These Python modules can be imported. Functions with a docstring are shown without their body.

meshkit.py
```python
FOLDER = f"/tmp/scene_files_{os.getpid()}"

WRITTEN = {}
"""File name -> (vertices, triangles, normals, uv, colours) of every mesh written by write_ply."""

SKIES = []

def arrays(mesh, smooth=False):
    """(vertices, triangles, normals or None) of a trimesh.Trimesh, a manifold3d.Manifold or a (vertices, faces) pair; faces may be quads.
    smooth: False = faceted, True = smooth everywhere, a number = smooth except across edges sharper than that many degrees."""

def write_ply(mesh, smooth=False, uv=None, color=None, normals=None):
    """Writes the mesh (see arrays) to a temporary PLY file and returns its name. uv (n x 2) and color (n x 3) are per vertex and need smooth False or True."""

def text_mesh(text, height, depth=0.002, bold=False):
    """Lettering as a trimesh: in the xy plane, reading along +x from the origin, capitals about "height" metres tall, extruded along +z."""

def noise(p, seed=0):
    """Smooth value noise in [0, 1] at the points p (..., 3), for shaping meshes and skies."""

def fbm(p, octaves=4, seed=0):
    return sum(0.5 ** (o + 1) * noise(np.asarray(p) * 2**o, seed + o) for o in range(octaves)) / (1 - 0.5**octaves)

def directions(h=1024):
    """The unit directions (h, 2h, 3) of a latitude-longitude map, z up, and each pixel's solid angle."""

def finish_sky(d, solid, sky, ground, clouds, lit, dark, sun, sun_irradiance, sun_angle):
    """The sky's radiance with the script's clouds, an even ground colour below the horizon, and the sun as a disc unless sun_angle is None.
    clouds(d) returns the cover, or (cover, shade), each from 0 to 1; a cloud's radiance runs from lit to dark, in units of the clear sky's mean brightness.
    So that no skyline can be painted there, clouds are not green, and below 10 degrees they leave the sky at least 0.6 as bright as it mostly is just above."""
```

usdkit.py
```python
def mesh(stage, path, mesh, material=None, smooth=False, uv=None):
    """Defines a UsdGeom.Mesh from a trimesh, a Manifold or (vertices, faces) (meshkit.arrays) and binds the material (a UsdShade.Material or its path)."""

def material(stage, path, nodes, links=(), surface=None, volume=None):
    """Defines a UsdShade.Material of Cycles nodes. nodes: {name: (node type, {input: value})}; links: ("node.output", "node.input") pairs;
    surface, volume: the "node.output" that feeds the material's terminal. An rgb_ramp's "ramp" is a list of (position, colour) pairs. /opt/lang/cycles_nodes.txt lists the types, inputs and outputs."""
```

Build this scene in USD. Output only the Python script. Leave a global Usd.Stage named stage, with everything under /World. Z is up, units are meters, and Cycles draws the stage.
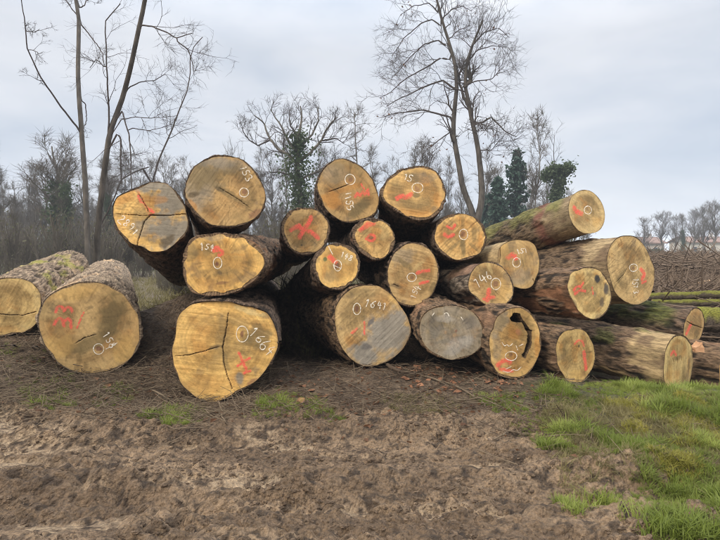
import math, random
import numpy as np
import shapely
from shapely.geometry import Polygon, LineString, Point
from shapely.ops import unary_union
from scipy.spatial import Delaunay
from scipy.interpolate import RBFInterpolator, RegularGridInterpolator
from pxr import Usd, UsdGeom, UsdLux, UsdShade, Gf, Sdf, Vt
import usdkit
from meshkit import noise, fbm

stage = Usd.Stage.CreateInMemory()
UsdGeom.SetStageUpAxis(stage, 'Z'); UsdGeom.SetStageMetersPerUnit(stage, 1.0)
UsdGeom.Xform.Define(stage, '/World'); UsdGeom.Scope.Define(stage, '/World/Looks')
T = Sdf.ValueTypeNames

# ------------------------------------------------------------------ camera, sky, sun, exposure
EYE = np.array([0, 0, 1.55]); F = 520.0; PITCH = math.atan(20 / F)
FWD = np.array([0, math.cos(PITCH), -math.sin(PITCH)]); UP = np.array([0, math.sin(PITCH), math.cos(PITCH)]); RIGHT = np.array([1.0, 0, 0])
cam = UsdGeom.Camera.Define(stage, '/World/camera')
cam.CreateHorizontalApertureAttr(36.0); cam.CreateVerticalApertureAttr(27.0); cam.CreateFocalLengthAttr(36.0 * F / 720)
cam.CreateClippingRangeAttr((0.05, 5000.0))
cam.AddTransformOp().Set(Gf.Matrix4d(*RIGHT, 0, *UP, 0, *(-FWD), 0, *EYE, 1))
cam.CreateExposureAttr(0.90)

SUN_EL, SUN_AZ = math.radians(40), math.radians(224)      # behind the camera, a little left (azimuth from +y towards +x)
SKY_STRENGTH = 0.10
M_sky = usdkit.material(stage, '/World/Looks/sky', {
    'tc': ('texture_coordinate', {}),
    'sky': ('sky_texture', {'sky_type': 'single_scattering', 'sun_disc': False, 'sun_elevation': SUN_EL, 'sun_rotation': SUN_AZ, 'aerosol_density': 2.0}),
    'mp': ('mapping', {'scale': (1.6, 1.6, 5.0)}),
    'n1': ('noise_texture', {'scale': 1.5, 'detail': 5.0, 'roughness': 0.5, 'distortion': 0.25}),
    'r1': ('rgb_ramp', {'ramp': [(0.28, (2.85, 3.20, 3.75)), (0.45, (3.60, 3.83, 4.22)), (0.58, (4.22, 4.34, 4.60)), (0.75, (4.85, 4.92, 5.1))]}),
    'sx': ('separate_xyz', {}),
    'up': ('map_range', {'from_min': 0.35, 'from_max': 1.0, 'to_min': 1.0, 'to_max': 3.6, 'clamp': True}),
    'gain': ('vector_math', {'math_type': 'scale'}),
    'mx': ('mix', {'fac': 0.93}),
    'bg': ('background_shader', {'strength': SKY_STRENGTH}),
}, [('tc.generated', 'mp.vector'), ('mp.vector', 'n1.vector'), ('n1.fac', 'r1.fac'), ('tc.generated', 'sx.vector'), ('sx.z', 'up.value'),
    ('r1.color', 'gain.vector1'), ('up.result', 'gain.scale'), ('sky.color', 'mx.color1'), ('gain.vector', 'mx.color2'), ('mx.color', 'bg.color')], surface='bg.background')
dome = UsdLux.DomeLight.Define(stage, '/World/sky')
UsdShade.MaterialBindingAPI.Apply(dome.GetPrim()).Bind(M_sky)
dome.GetPrim().SetCustomDataByKey('kind', 'structure')
sun = UsdLux.DistantLight.Define(stage, '/World/sun')
sun.CreateNormalizeAttr(True); sun.CreateIntensityAttr(0.40); sun.CreateAngleAttr(18.0); sun.CreateColorAttr(Gf.Vec3f(1.0, 0.92, 0.80))
sun.AddRotateXYZOp().Set(Gf.Vec3f(90 - math.degrees(SUN_EL), 0, 180 - math.degrees(SUN_AZ) + 180 - 180))

# ------------------------------------------------------------------ helpers
def ray(px, py):
    px, py = np.asarray(px, float), np.asarray(py, float)
    return ((px - 360) / F)[..., None] * RIGHT + ((270 - py) / F)[..., None] * UP + FWD
def at(px, py, Y):
    r = ray(px, py); return EYE + r * (np.asarray(Y) / r[..., 1])[..., None]
def project(p):
    d = np.asarray(p) - EYE; z = d @ FWD
    return 360 + F * (d @ RIGHT) / z, 270 - F * (d @ UP) / z
def on_plane(px, py, C, n):
    r = ray(px, py); t = ((C - EYE) @ n) / (r @ n); return EYE + r * t[..., None]
def unit(v): v = np.asarray(v, float); return v / (np.linalg.norm(v, axis=-1, keepdims=True) + 1e-12)
def sstep(a, b, x): t = np.clip((x - a) / (b - a), 0, 1); return t * t * (3 - 2 * t)
def lerp(a, b, t): return a + (b - a) * t

taken = {}
def numbered(path):
    k = taken.get(path, -1) + 1; taken[path] = k
    return path if k == 0 else f'{path}_{k:03d}'
def tag(prim, label=None, category=None, group=None, kind=None):
    p = prim.GetPrim() if hasattr(prim, 'GetPrim') else prim
    for k, v in (('label', label), ('category', category), ('group', group), ('kind', kind)):
        if v: p.SetCustomDataByKey(k, v)
    return prim
def thing(name, label, category, loc=(0, 0, 0), group=None):
    x = UsdGeom.Xform.Define(stage, numbered('/World/' + name)); x.AddTranslateOp().Set(Gf.Vec3d(*map(float, loc)))
    return tag(x, label, category, group)
def obj(name, mesh, mat, parent=None, smooth=False, **prim):
    path = numbered((str(parent.GetPath()) if parent is not None else '/World') + '/' + name)
    m = usdkit.mesh(stage, path, mesh, mat, smooth=smooth)
    for k, v in prim.items():
        v = np.asarray(v, np.float32)
        if v.ndim == 1: UsdGeom.PrimvarsAPI(m).CreatePrimvar(k, T.FloatArray, 'vertex').Set(Vt.FloatArray.FromNumpy(v))
        else: UsdGeom.PrimvarsAPI(m).CreatePrimvar(k, T.Float3Array, 'vertex').Set(Vt.Vec3fArray.FromNumpy(v))
    return m
def cat(meshes):
    vs, fs, n = [], [], 0
    for v, f in meshes:
        if len(v) == 0: continue
        vs.append(v); fs.append(np.asarray(f) + n); n += len(v)
    return np.vstack(vs), np.vstack(fs)
def tubes(P, R, sides, cap=True):
    """P (B,n,3) polylines, R (B,n) radii -> one mesh"""
    P, R = np.asarray(P, float), np.asarray(R, float); B, n, _ = P.shape
    t = unit(np.gradient(P, axis=1))
    ref = np.where(np.abs(t[:, :1, 2:3]) < 0.85, [[[0, 0, 1.0]]], [[[1.0, 0, 0]]])
    a = unit(np.cross(t, np.broadcast_to(ref, t.shape))); b = np.cross(t, a)
    ang = np.arange(sides) * 2 * np.pi / sides
    V = P[:, :, None] + R[:, :, None, None] * (np.cos(ang)[None, None, :, None] * a[:, :, None] + np.sin(ang)[None, None, :, None] * b[:, :, None])
    i, j = np.meshgrid(np.arange(n - 1), np.arange(sides), indexing='ij'); k = (j + 1) % sides
    q = np.stack([i * sides + j, i * sides + k, (i + 1) * sides + k, (i + 1) * sides + j], -1).reshape(-1, 4)
    f = np.vstack([q[:, [0, 2, 1]], q[:, [0, 3, 2]]])
    if cap:
        e = (n - 1) * sides; f = np.vstack([f] + [[[0, k, k + 1]] for k in range(1, sides - 1)] + [[[e, e + k + 1, e + k]] for k in range(1, sides - 1)])
    return V.reshape(-1, 3), (f[None] + (np.arange(B) * n * sides)[:, None, None]).reshape(-1, 3)
def box(x0, y0, z0, x1, y1, z1):
    v = np.array([[x, y, z] for x in (x0, x1) for y in (y0, y1) for z in (z0, z1)], float)
    f = [[0, 1, 3], [0, 3, 2], [4, 6, 7], [4, 7, 5], [0, 4, 5], [0, 5, 1], [2, 3, 7], [2, 7, 6], [0, 2, 6], [0, 6, 4], [1, 5, 7], [1, 7, 3]]
    return v, np.array(f)

# ------------------------------------------------------------------ materials
def mat(name, nodes, links, surface='p.BSDF'): return usdkit.material(stage, '/World/Looks/' + name, nodes, links, surface=surface)
M_wood = mat('cut_wood', {
    'a': ('attribute', {'attribute': 'col'}), 'c': ('attribute', {'attribute': 'fc'}),
    'mp': ('mapping', {'scale': (22.0, 190.0, 1.0)}), 'n': ('noise_texture', {'scale': 1.0, 'detail': 4.0, 'roughness': 0.6}),
    'n2': ('noise_texture', {'scale': 120.0, 'detail': 3.0, 'roughness': 0.6}),
    'r': ('rgb_ramp', {'ramp': [(0.3, (0.87, 0.86, 0.85)), (0.55, (1.0, 1.0, 1.0)), (0.75, (1.05, 1.05, 1.04))]}),
    'm': ('mix', {'mix_type': 'multiply', 'fac': 0.8}), 'ad': ('math', {'math_type': 'add'}),
    'b': ('bump', {'strength': 0.55, 'distance': 0.004}), 'p': ('principled_bsdf', {'roughness': 0.72, 'specular_ior_level': 0.3})},
    [('c.vector', 'mp.vector'), ('mp.vector', 'n.vector'), ('c.vector', 'n2.vector'), ('n.fac', 'r.fac'), ('a.color', 'm.color1'), ('r.color', 'm.color2'), ('m.color', 'p.base_color'),
     ('n.fac', 'ad.value1'), ('n2.fac', 'ad.value2'), ('ad.value', 'b.height'), ('b.normal', 'p.normal')])
M_bark = mat('bark', {
    'a': ('attribute', {'attribute': 'col'}), 'c': ('attribute', {'attribute': 'fc'}),
    'mp': ('mapping', {'scale': (60.0, 60.0, 14.0)}), 'n': ('noise_texture', {'scale': 1.0, 'detail': 5.0, 'roughness': 0.65}),
    'n2': ('noise_texture', {'scale': 150.0, 'detail': 3.0, 'roughness': 0.6}),
    'r': ('rgb_ramp', {'ramp': [(0.38, (0.35, 0.33, 0.32)), (0.5, (1.0, 1.0, 1.0)), (0.63, (1.65, 1.65, 1.62))]}),
    'm': ('mix', {'mix_type': 'multiply', 'fac': 0.9}), 'ba': ('attribute', {'attribute': 'bare'}), 'mf': ('math', {'math_type': 'multiply_add', 'value2': -0.42, 'value3': 0.9}), 'ad': ('math', {'math_type': 'add'}),
    'b': ('bump', {'strength': 1.0, 'distance': 0.03}), 'p': ('principled_bsdf', {'roughness': 0.85, 'specular_ior_level': 0.25})},
    [('c.vector', 'mp.vector'), ('mp.vector', 'n.vector'), ('c.vector', 'n2.vector'), ('n.fac', 'r.fac'), ('a.color', 'm.color1'), ('r.color', 'm.color2'), ('m.color', 'p.base_color'), ('ba.fac', 'mf.value1'), ('mf.value', 'm.fac'), ('mf.value', 'b.strength'),
     ('n.fac', 'ad.value1'), ('n2.fac', 'ad.value2'), ('ad.value', 'b.height'), ('b.normal', 'p.normal')])
def paint(name, col, lo, hi, scale):
    return mat(name, {'a': ('attribute', {'attribute': 'cover'}), 'c': ('attribute', {'attribute': 'fc'}),
        'n': ('noise_texture', {'scale': scale, 'detail': 4.0, 'roughness': 0.7}), 'ad': ('math', {'math_type': 'multiply'}),
        'r': ('map_range', {'from_min': lo, 'from_max': hi, 'clamp': True}),
        'p': ('principled_bsdf', {'base_color': col, 'roughness': 0.7, 'specular_ior_level': 0.2}), 't': ('transparent_bsdf', {}), 'mx': ('mix_closure', {})},
        [('c.vector', 'n.vector'), ('n.fac', 'ad.value1'), ('a.fac', 'ad.value2'), ('ad.value', 'r.value'), ('r.result', 'mx.fac'), ('t.BSDF', 'mx.closure1'), ('p.BSDF', 'mx.closure2')], 'mx.closure')
M_white = paint('white_paint', (0.82, 0.74, 0.60), 0.29, 0.56, 60.0)
M_red = paint('red_spray', (0.82, 0.12, 0.085), 0.30, 0.78, 60.0)
M_ground = mat('ground', {
    'a': ('attribute', {'attribute': 'col'}), 'g': ('geometry', {}),
    'n': ('noise_texture', {'scale': 38.0, 'detail': 7.0, 'roughness': 0.72}), 'n2': ('noise_texture', {'scale': 9.0, 'detail': 5.0, 'roughness': 0.6}),
    'r': ('rgb_ramp', {'ramp': [(0.36, (0.42, 0.40, 0.38)), (0.5, (1.0, 1.0, 1.0)), (0.64, (1.5, 1.48, 1.44))]}),
    'm': ('mix', {'mix_type': 'multiply', 'fac': 0.85}), 'vz': ('voronoi_texture', {'scale': 26.0, 'feature': 'f1', 'detail': 2.0, 'randomness': 1.0}), 'ad': ('math', {'math_type': 'add'}), 'a3': ('math', {'math_type': 'subtract'}),
    'rr': ('map_range', {'from_min': 0.35, 'from_max': 0.65, 'to_min': 0.55, 'to_max': 0.9, 'clamp': True}),
    'b': ('bump', {'strength': 1.0, 'distance': 0.035}), 'p': ('principled_bsdf', {'specular_ior_level': 0.35})},
    [('g.position', 'n.vector'), ('g.position', 'n2.vector'), ('n.fac', 'r.fac'), ('a.color', 'm.color1'), ('r.color', 'm.color2'), ('m.color', 'p.base_color'),
     ('n2.fac', 'rr.value'), ('rr.result', 'p.roughness'), ('n.fac', 'ad.value1'), ('n2.fac', 'ad.value2'), ('g.position', 'vz.vector'), ('ad.value', 'a3.value1'), ('vz.distance', 'a3.value2'), ('a3.value', 'b.height'), ('b.normal', 'p.normal')])
def noisy(name, c0, c1, scale=6.0, rough=0.85, stretch=(1, 1, 1), bump=0.4, island=0.0):
    n = {'tc': ('geometry', {}), 'mp': ('mapping', {'scale': stretch}), 'n': ('noise_texture', {'scale': scale, 'detail': 4.0, 'roughness': 0.6}),
         'ri': ('math', {'math_type': 'multiply_add', 'value2': island, 'value3': -island / 2}), 'ad': ('math', {'math_type': 'add'}),
         'r': ('rgb_ramp', {'ramp': [(0.3, c0), (0.7, c1)]}), 'b': ('bump', {'strength': bump, 'distance': 0.01}), 'p': ('principled_bsdf', {'roughness': rough, 'specular_ior_level': 0.25})}
    return mat(name, n, [('tc.position', 'mp.vector'), ('mp.vector', 'n.vector'), ('tc.random_per_island', 'ri.value1'), ('ri.value', 'ad.value1'), ('n.fac', 'ad.value2'), ('ad.value', 'r.fac'),
                         ('r.color', 'p.base_color'), ('n.fac', 'b.height'), ('b.normal', 'p.normal')])
def leafy(name, c0, c1, scale=3.0, trans=0.35):
    return mat(name, {'tc': ('geometry', {}), 'n': ('noise_texture', {'scale': scale, 'detail': 3.0}), 'ri': ('math', {'math_type': 'multiply_add', 'value2': 0.5, 'value3': -0.25}), 'ad': ('math', {'math_type': 'add'}),
        'r': ('rgb_ramp', {'ramp': [(0.25, c0), (0.75, c1)]}), 'p': ('principled_bsdf', {'roughness': 0.6, 'specular_ior_level': 0.3}), 't': ('translucent_bsdf', {}), 'mx': ('mix_closure', {'fac': trans})},
        [('tc.position', 'n.vector'), ('tc.random_per_island', 'ri.value1'), ('ri.value', 'ad.value1'), ('n.fac', 'ad.value2'), ('ad.value', 'r.fac'), ('r.color', 'p.base_color'), ('r.color', 't.color'), ('p.BSDF', 'mx.closure1'), ('t.BSDF', 'mx.closure2')], 'mx.closure')
M_trunk = noisy('tree_bark', (0.03, 0.025, 0.02), (0.105, 0.088, 0.07), 7.0, stretch=(1, 1, 0.3))
M_trunk_pale = noisy('pale_tree_bark', (0.07, 0.06, 0.05), (0.20, 0.175, 0.14), 7.0, stretch=(1, 1, 0.3))
M_twig = noisy('twigs', (0.06, 0.048, 0.042), (0.13, 0.108, 0.095), 2.0, island=0.5, bump=0)
M_far = noisy('far_twigs', (0.085, 0.07, 0.052), (0.20, 0.165, 0.125), 0.6, island=0.5, bump=0)
M_ivy = leafy('ivy_leaves', (0.05, 0.072, 0.03), (0.18, 0.215, 0.095))
M_fir = leafy('fir_needles', (0.03, 0.06, 0.04), (0.095, 0.14, 0.085), trans=0.15)
M_scrub = leafy('scrub_leaves', (0.08, 0.075, 0.035), (0.22, 0.19, 0.10))
M_grass = leafy('grass_blades', (0.15, 0.185, 0.03), (0.54, 0.56, 0.15), 2.5, 0.4)
M_straw = leafy('dry_grass', (0.15, 0.125, 0.05), (0.42, 0.35, 0.15), 3.0, 0.3)
M_moss = leafy('moss_tufts', (0.22, 0.20, 0.035), (0.52, 0.45, 0.09), 4.0, 0.3)
M_dead = leafy('dead_leaves', (0.10, 0.045, 0.02), (0.34, 0.17, 0.085), 3.0, 0.2)
M_stick = noisy('sticks', (0.15, 0.11, 0.07), (0.42, 0.34, 0.25), 14.0, island=0.6, bump=0.3)
M_stick_dark = noisy('dark_sticks', (0.07, 0.047, 0.03), (0.22, 0.155, 0.10), 14.0, island=0.6, bump=0.3)
M_brush = noisy('brushwood', (0.13, 0.09, 0.06), (0.42, 0.31, 0.215), 3.0, island=0.8, bump=0)
M_clod = noisy('mud_clods', (0.075, 0.05, 0.031), (0.25, 0.173, 0.11), 25.0, rough=0.8, bump=0.9, island=0.3)
M_wall = noisy('house_render', (0.42, 0.38, 0.32), (0.52, 0.48, 0.42), 1.0, bump=0)
M_wall2 = noisy('house_render_pink', (0.30, 0.25, 0.21), (0.38, 0.32, 0.27), 1.0, bump=0)
M_roof = noisy('clay_tiles', (0.19, 0.12, 0.095), (0.27, 0.18, 0.14), 3.0, bump=0.3)
M_glass = mat('dark_pane', {'p': ('principled_bsdf', {'base_color': (0.03, 0.035, 0.04), 'roughness': 0.1})}, [])
M_hedge = leafy('hedge_leaves', (0.025, 0.045, 0.018), (0.07, 0.10, 0.035))
M_sap = noisy('split_wood', (0.42, 0.26, 0.13), (0.62, 0.42, 0.24), 12.0, bump=0.3)

# ------------------------------------------------------------------ the logs: outlines of the cut ends (picture points), distance, direction of the stem
YEL, TAN, GRY, DRK, ORG, PAL, RDB = (0.63, 0.385, 0.12), (0.48, 0.315, 0.13), (0.27, 0.225, 0.16), (0.13, 0.09, 0.045), (0.50, 0.225, 0.05), (0.63, 0.455, 0.19), (0.20, 0.085, 0.05)
BRN = (0.42, 0.265, 0.105)
OLV = (0.21, 0.145, 0.058)
G_PILE = 'felled logs stacked along the track'
LOGS = [
 dict(k='L1', label='leftmost log, cut off by the picture edge, with yellow moss on its bark', d=6.0, yaw=-14, pit=8, L=2.4, base=PAL, bark='moss', ground=1,
  out=[(42,303),(40,292),(34,284),(24,279),(12,277.5),(0,278),(-12,282),(-22,293),(-25,306),(-22,320),(-12,331),(0,336),(14,334),(28,330.5),(37,323),(41,313)],
  patches=[(10,285,14,5,0,TAN,.5),(5,330,20,5,0,ORG,.35)], cracks=[([(-5,314),(10,315),(22,315.5),(36,312)],.7)]),
 dict(k='L2', label='large low log at the left with red 33 and white 158', d=5.6, yaw=-24, pit=2, L=6.0, base=TAN, bark='flaky', ground=1, rim=.022,
  out=[(37,318),(44,300),(60,288),(78,282),(95,281.5),(115,287.5),(129,299),(138,313),(141.5,329),(139.5,344),(133,356),(118,369),(100,375),(80,374),(62,366),(48,352),(40,336)],
  patches=[(113,314,13,24,15,OLV,.85),(92,342,26,9,-30,OLV,.8),(75,293,25,7,-8,YEL,.6),(60,345,14,12,0,YEL,.6),(125,352,14,16,0,YEL,.6),(98.5,349,3.5,3.5,0,RDB,.8),(91,307,4,2.5,0,DRK,.5),(48,310,8,12,30,OLV,.4)],
  cracks=[([(73,345),(85,338),(98,334)],.5)], ring=[(98.5,349,5.2,5.2)], num=[('158',109.5,340,62,7.5)], white=[[(106,349),(117,343)]],
  red=[([(56,312),(57,307),(62,306),(64,311)],2.2),([(64,311),(67,306.5),(71,308),(72,312)],2.2),([(54,325),(57,319),(62,318),(64,326)],2.4),([(64,322),(68,318),(71,320.5),(71,328)],2.4),([(84,312),(80,320),(77,328)],1.0)]),
 dict(k='L3', label='half grey log high at the left, three cracks and a red line', d=5.6, yaw=-15, pit=-9, L=4.5, base=YEL, bark='dark',
  out=[(112.5,207),(115,199),(127,191),(137,187),(150,182),(165,183),(175,190),(182,200),(187,212),(189,225),(186.5,233),(177,242.5),(165,251),(152,252),(140,246.5),(127,241),(119,232),(113.5,220)],
  patches=[(170,230,22,20,0,GRY,1),(172,200,19,22,0,GRY,1),(155,186,22,9,0,GRY,1),(150,228,14,14,0,GRY,.7),(166,241,9,5,-35,DRK,.8),(124,197,12,7,-30,ORG,.6),(155,200,14,4,0,ORG,.5)],
  cracks=[([(151,215.5),(132,215),(113,214)],.5),([(137,190),(144,203),(150,214)],.5),([(150,215),(170,215),(188,214)],.8),([(150,215.5),(145,221),(142,230),(138,241),(137,246)],.85)],
  num=[('2891',129,225,42,8)], red=[([(137,190),(144,203),(150,214)],1.2),([(137,190),(144,203),(150,214)],1.2),([(139,196),(141,201)],3.2),([(150,209),(153,212)],3)]),
 dict(k='L4', label='round log topping the left stack, white circle and 153 near its right edge', d=5.65, yaw=-17, pit=-3, L=4.5, base=BRN, bark='dark',
  out=[(184,195),(186,182),(194,167),(205,159),(217,155),(232,156),(245,161),(256,172),(264,187),(265.5,202),(261,213),(252,221),(240,226),(225,227),(210,225),(200,218),(191,208)],
  patches=[(200,185,18,28,10,GRY,.75),(225,165,26,8,5,GRY,.6),(235,170,14,8,20,OLV,.5),(205,175,22,17,-20,OLV,.75),(215,163,20,7,0,GRY,.7),(219,189,5,2.5,25,DRK,.9),(193,195,7,3,-10,DRK,.85),(232,196,20,4,28,OLV,.7),(192,206,4,7,-30,ORG,.6),(255,214,9,4,-35,RDB,.6),(218,180,4,2,0,DRK,.5),(244,192,3,3,0,RDB,.7)],
  cracks=[([(216,186),(228,193),(240,200),(252,210)],.35)], ring=[(244,192.5,4.6,4.5)], num=[('153',246,173.5,62,7)]),
 dict(k='L5', label='wide yellow log in the left stack with red dabs above a white circle', d=5.45, yaw=-2, pit=0, L=5.0, base=YEL, bark='red', rim=.03,
  out=[(182.6,259.5),(185,248),(191,239.5),(201,235),(213,233.7),(226,233.3),(238,235),(248,238.7),(257,244.4),(263,252),(265,261),(262,271),(255,280),(244,288),(231,293.8),(218,296),(203,295.4),(190,291),(185.7,283.4),(183,272)],
  patches=[(190,252,9,10,0,OLV,.7),(213,237,14,4,0,GRY,.5),(230,254,18,1.5,3,ORG,.4),(222,283,10,1.6,-8,RDB,.6),(217.5,264,2.6,3.6,0,RDB,.95),(219,272,3,3,45,DRK,.6),(222,291,6,2,20,ORG,.6),(205,285,15,7,0,ORG,.25)],
  ring=[(217.7,263,4.3,5.6)], num=[('154',207.5,246.5,8,6.5)], red=[([(213,250),(217,246),(219,249)],3),([(213,251),(222,250),(223,254),(219,255)],3)]),
 dict(k='L6', label='big yellow log at the front of the left stack marked 1664 in white', d=5.3, yaw=-7, pit=0, L=5.5, base=YEL, bark='dark', ground=1,
  out=[(171,352),(174,335),(181,312),(190,304),(205,301),(222,301),(240,304),(257,307.5),(269,314),(275,325),(279,342),(275,357),(266,370),(255,382),(240,391),(227,399),(215,402.5),(202,401),(187,391),(177,377),(172,365)],
  patches=[(258,335,17,16,30,OLV,.8),(240,322,14,8,10,OLV,.5),(240,380,5,7,0,GRY,.9),(252,383,8,4,-35,RDB,.7),(215,347,7,2.2,-10,DRK,.6),(242,334,2.2,3.6,0,RDB,.8),(226,362,3,9,-15,OLV,.6),(205,385,20,10,0,ORG,.3),(200,320,18,9,-10,OLV,.25),(250,312,16,3.5,18,PAL,.8)],
  cracks=[([(228,313),(226.5,330),(223,344),(222,347)],.85),([(172,357),(190,355),(205,351),(222,346)],.55),([(222,347),(224,362),(226,372),(232,389)],.7)],
  step=((205,306),(275,338),.018), ring=[(242.3,334,5.8,8)], num=[('1664',262,341.5,47,10.5)], red=[([(239,353),(243,362),(247,371)],2.4),([(238,366),(244,361),(250,358)],2),([(244,373),(250,371)],2.4)]),
 dict(k='L7', label='small log behind the left stack with a red cross filling its end', d=6.3, yaw=-9, pit=-4, L=4.0, base=BRN, bark='dark', rim=.026,
  out=[(281,230),(284,217),(292,210),(305,207.5),(317,210),(326,217.5),(330,227),(327.5,240),(320,250),(307,255),(295,252.5),(285,242.5)],
  patches=[(300,243,9,5,0,OLV,.6),(301.5,245,1.3,1.3,0,DRK,1),(298,215,12,5,-15,TAN,.7)],
  red=[([(311,217),(309,223),(304,229),(300,237)],4.2),([(291,230),(297,226),(304,229.5),(313,232.5),(318,238)],4.2),([(296,226),(299,224),(301,227)],2)]),
 dict(k='L8', label='log topping the middle stack with red scrawl and dark lower edge', d=6.4, yaw=-6, pit=-3, L=4.5, base=BRN, bark='dark',
  out=[(316,185),(322,170),(332,161),(342.5,158.5),(357,163.5),(370,175),(377,190),(379.5,202),(374,215),(360,221),(345,222.5),(332,215),(322,202)],
  patches=[(335,172,16,14,10,GRY,.45),(345,166,22,9,10,OLV,.5),(358,210,14,7,-35,OLV,.95),(365,203,9,6,-30,OLV,.7),(332,200,11,9,30,ORG,.75),(350,188,18,3,-18,ORG,.5),(350,179.5,3,3.5,30,RDB,.7),(340,178,16,5,-15,OLV,.35)],
  cracks=[([(326,193),(340,188),(350,184)],.5)], ring=[(350,179.5,5,5.2)], num=[('155',349,203,80,6.5)], white=[[(346,194),(351,193)]],
  red=[([(355,197),(357,192),(360,197),(363,190),(365,196),(368,187.5),(368.5,195)],2.2),([(361,184),(364,189)],1.4)]),
 dict(k='L9', label='round yellow log topping the middle stack on its right, with red smear', d=6.3, yaw=-1, pit=-6, L=4.5, base=(0.53, 0.33, 0.12), bark='dark', rim=.024,
  out=[(380.5,195),(385,182),(395,172.5),(410,167),(425,166),(437,172),(444,184),(446,197),(442,209),(433,217.5),(420,220.5),(405,216),(392,207)],
  patches=[(395,190,8,12,0,OLV,.4),(425,178,14,6,10,GRY,.35),(412,177,10,5,20,OLV,.5),(417,188,3.4,3.4,0,RDB,.6),(416,195,4,2.5,0,OLV,.9),(438,200,5,12,-15,ORG,.5),(415,213,20,4,8,ORG,.4)],
  ring=[(417.5,187.8,5.6,4.8)], num=[('15',408,178,20,6)], red=[([(397.5,198.5),(402,195.7),(405.5,198),(410.6,194.7)],4.6)]),
 dict(k='L10', label='small log in the middle of the stack with red paint along its upper left edge', d=6.2, yaw=-7, pit=-2, L=3.6, base=(0.53, 0.33, 0.12), bark='dark', rim=.03,
  out=[(352,233),(357,224),(368,219),(381,220),(391,227),(395.5,238),(393,249),(386,257),(375,260),(364,255),(355,245)],
  patches=[(362,248,8,6,30,OLV,.5),(371,238,3,3,0,RDB,.8),(385,233,6,8,0,PAL,.4)], red=[([(361,229),(366,225),(373,223)],5.5),([(366,239),(371,233.5),(376,237),(372,242),(367,239)],2.2)]),
 dict(k='L11', label='log in the middle with a white line running to a circle and red dab', d=5.95, yaw=-13, pit=-8, L=3.6, base=YEL, bark='dark', rim=.024,
  out=[(314,265),(318.5,253),(328,245),(340,243.5),(350.5,247),(358.5,256),(360.5,264),(357.5,275),(350,284.5),(341.6,289.5),(331.6,289),(322,284),(316,275)],
  patches=[(325,259.5,2.2,2.2,0,(.12,.14,.05),.9),(337.5,265.5,2.4,3.6,20,RDB,.85),(345,258,8,7,0,PAL,.5),(330,277,10,8,0,TAN,.5),(324,272,3,9,15,ORG,.4)],
  ring=[(337.7,265.5,3.8,5.4)], num=[('148',346.5,256,25,5.5)], white=[[(328.5,246.5),(332.5,254)],[(333,265),(341,268.5)]], red=[([(330,257),(335,261.5)],5)]),
 dict(k='L12', label='yellow log just above the wide half grey one, white circle near its centre', d=6.2, yaw=-8, pit=0, L=3.6, base=(0.50, 0.33, 0.14), bark='dark', rim=.016,
  out=[(387.6,266.5),(391.4,256.4),(400,246.5),(413,242),(424,244.5),(434,254),(439,268),(437,285),(432,295.5),(424,302),(411.6,307),(400,304),(392,296),(388,285)],
  patches=[(402,256,14,9,-20,GRY,.5),(405,264,12,3,40,OLV,.7),(418,266,9,2,-38,PAL,.5),(397,286,8,2.5,15,DRK,.7),(434,289,6,9,25,OLV,.8),(412,278,2.4,2.4,0,RDB,.6),(430,265,6,12,0,ORG,.35),(428,300,5,4,0,DRK,.8)],
  cracks=[([(393,284),(400,287)],.4)], ring=[(411.7,277.3,4.6,4.2)], num=[('154',415,292,-65,5.5)], red=[([(417,273),(423,271),(429,270.5)],3.0),([(420,283.5),(428,281.5)],2.6)]),
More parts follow.
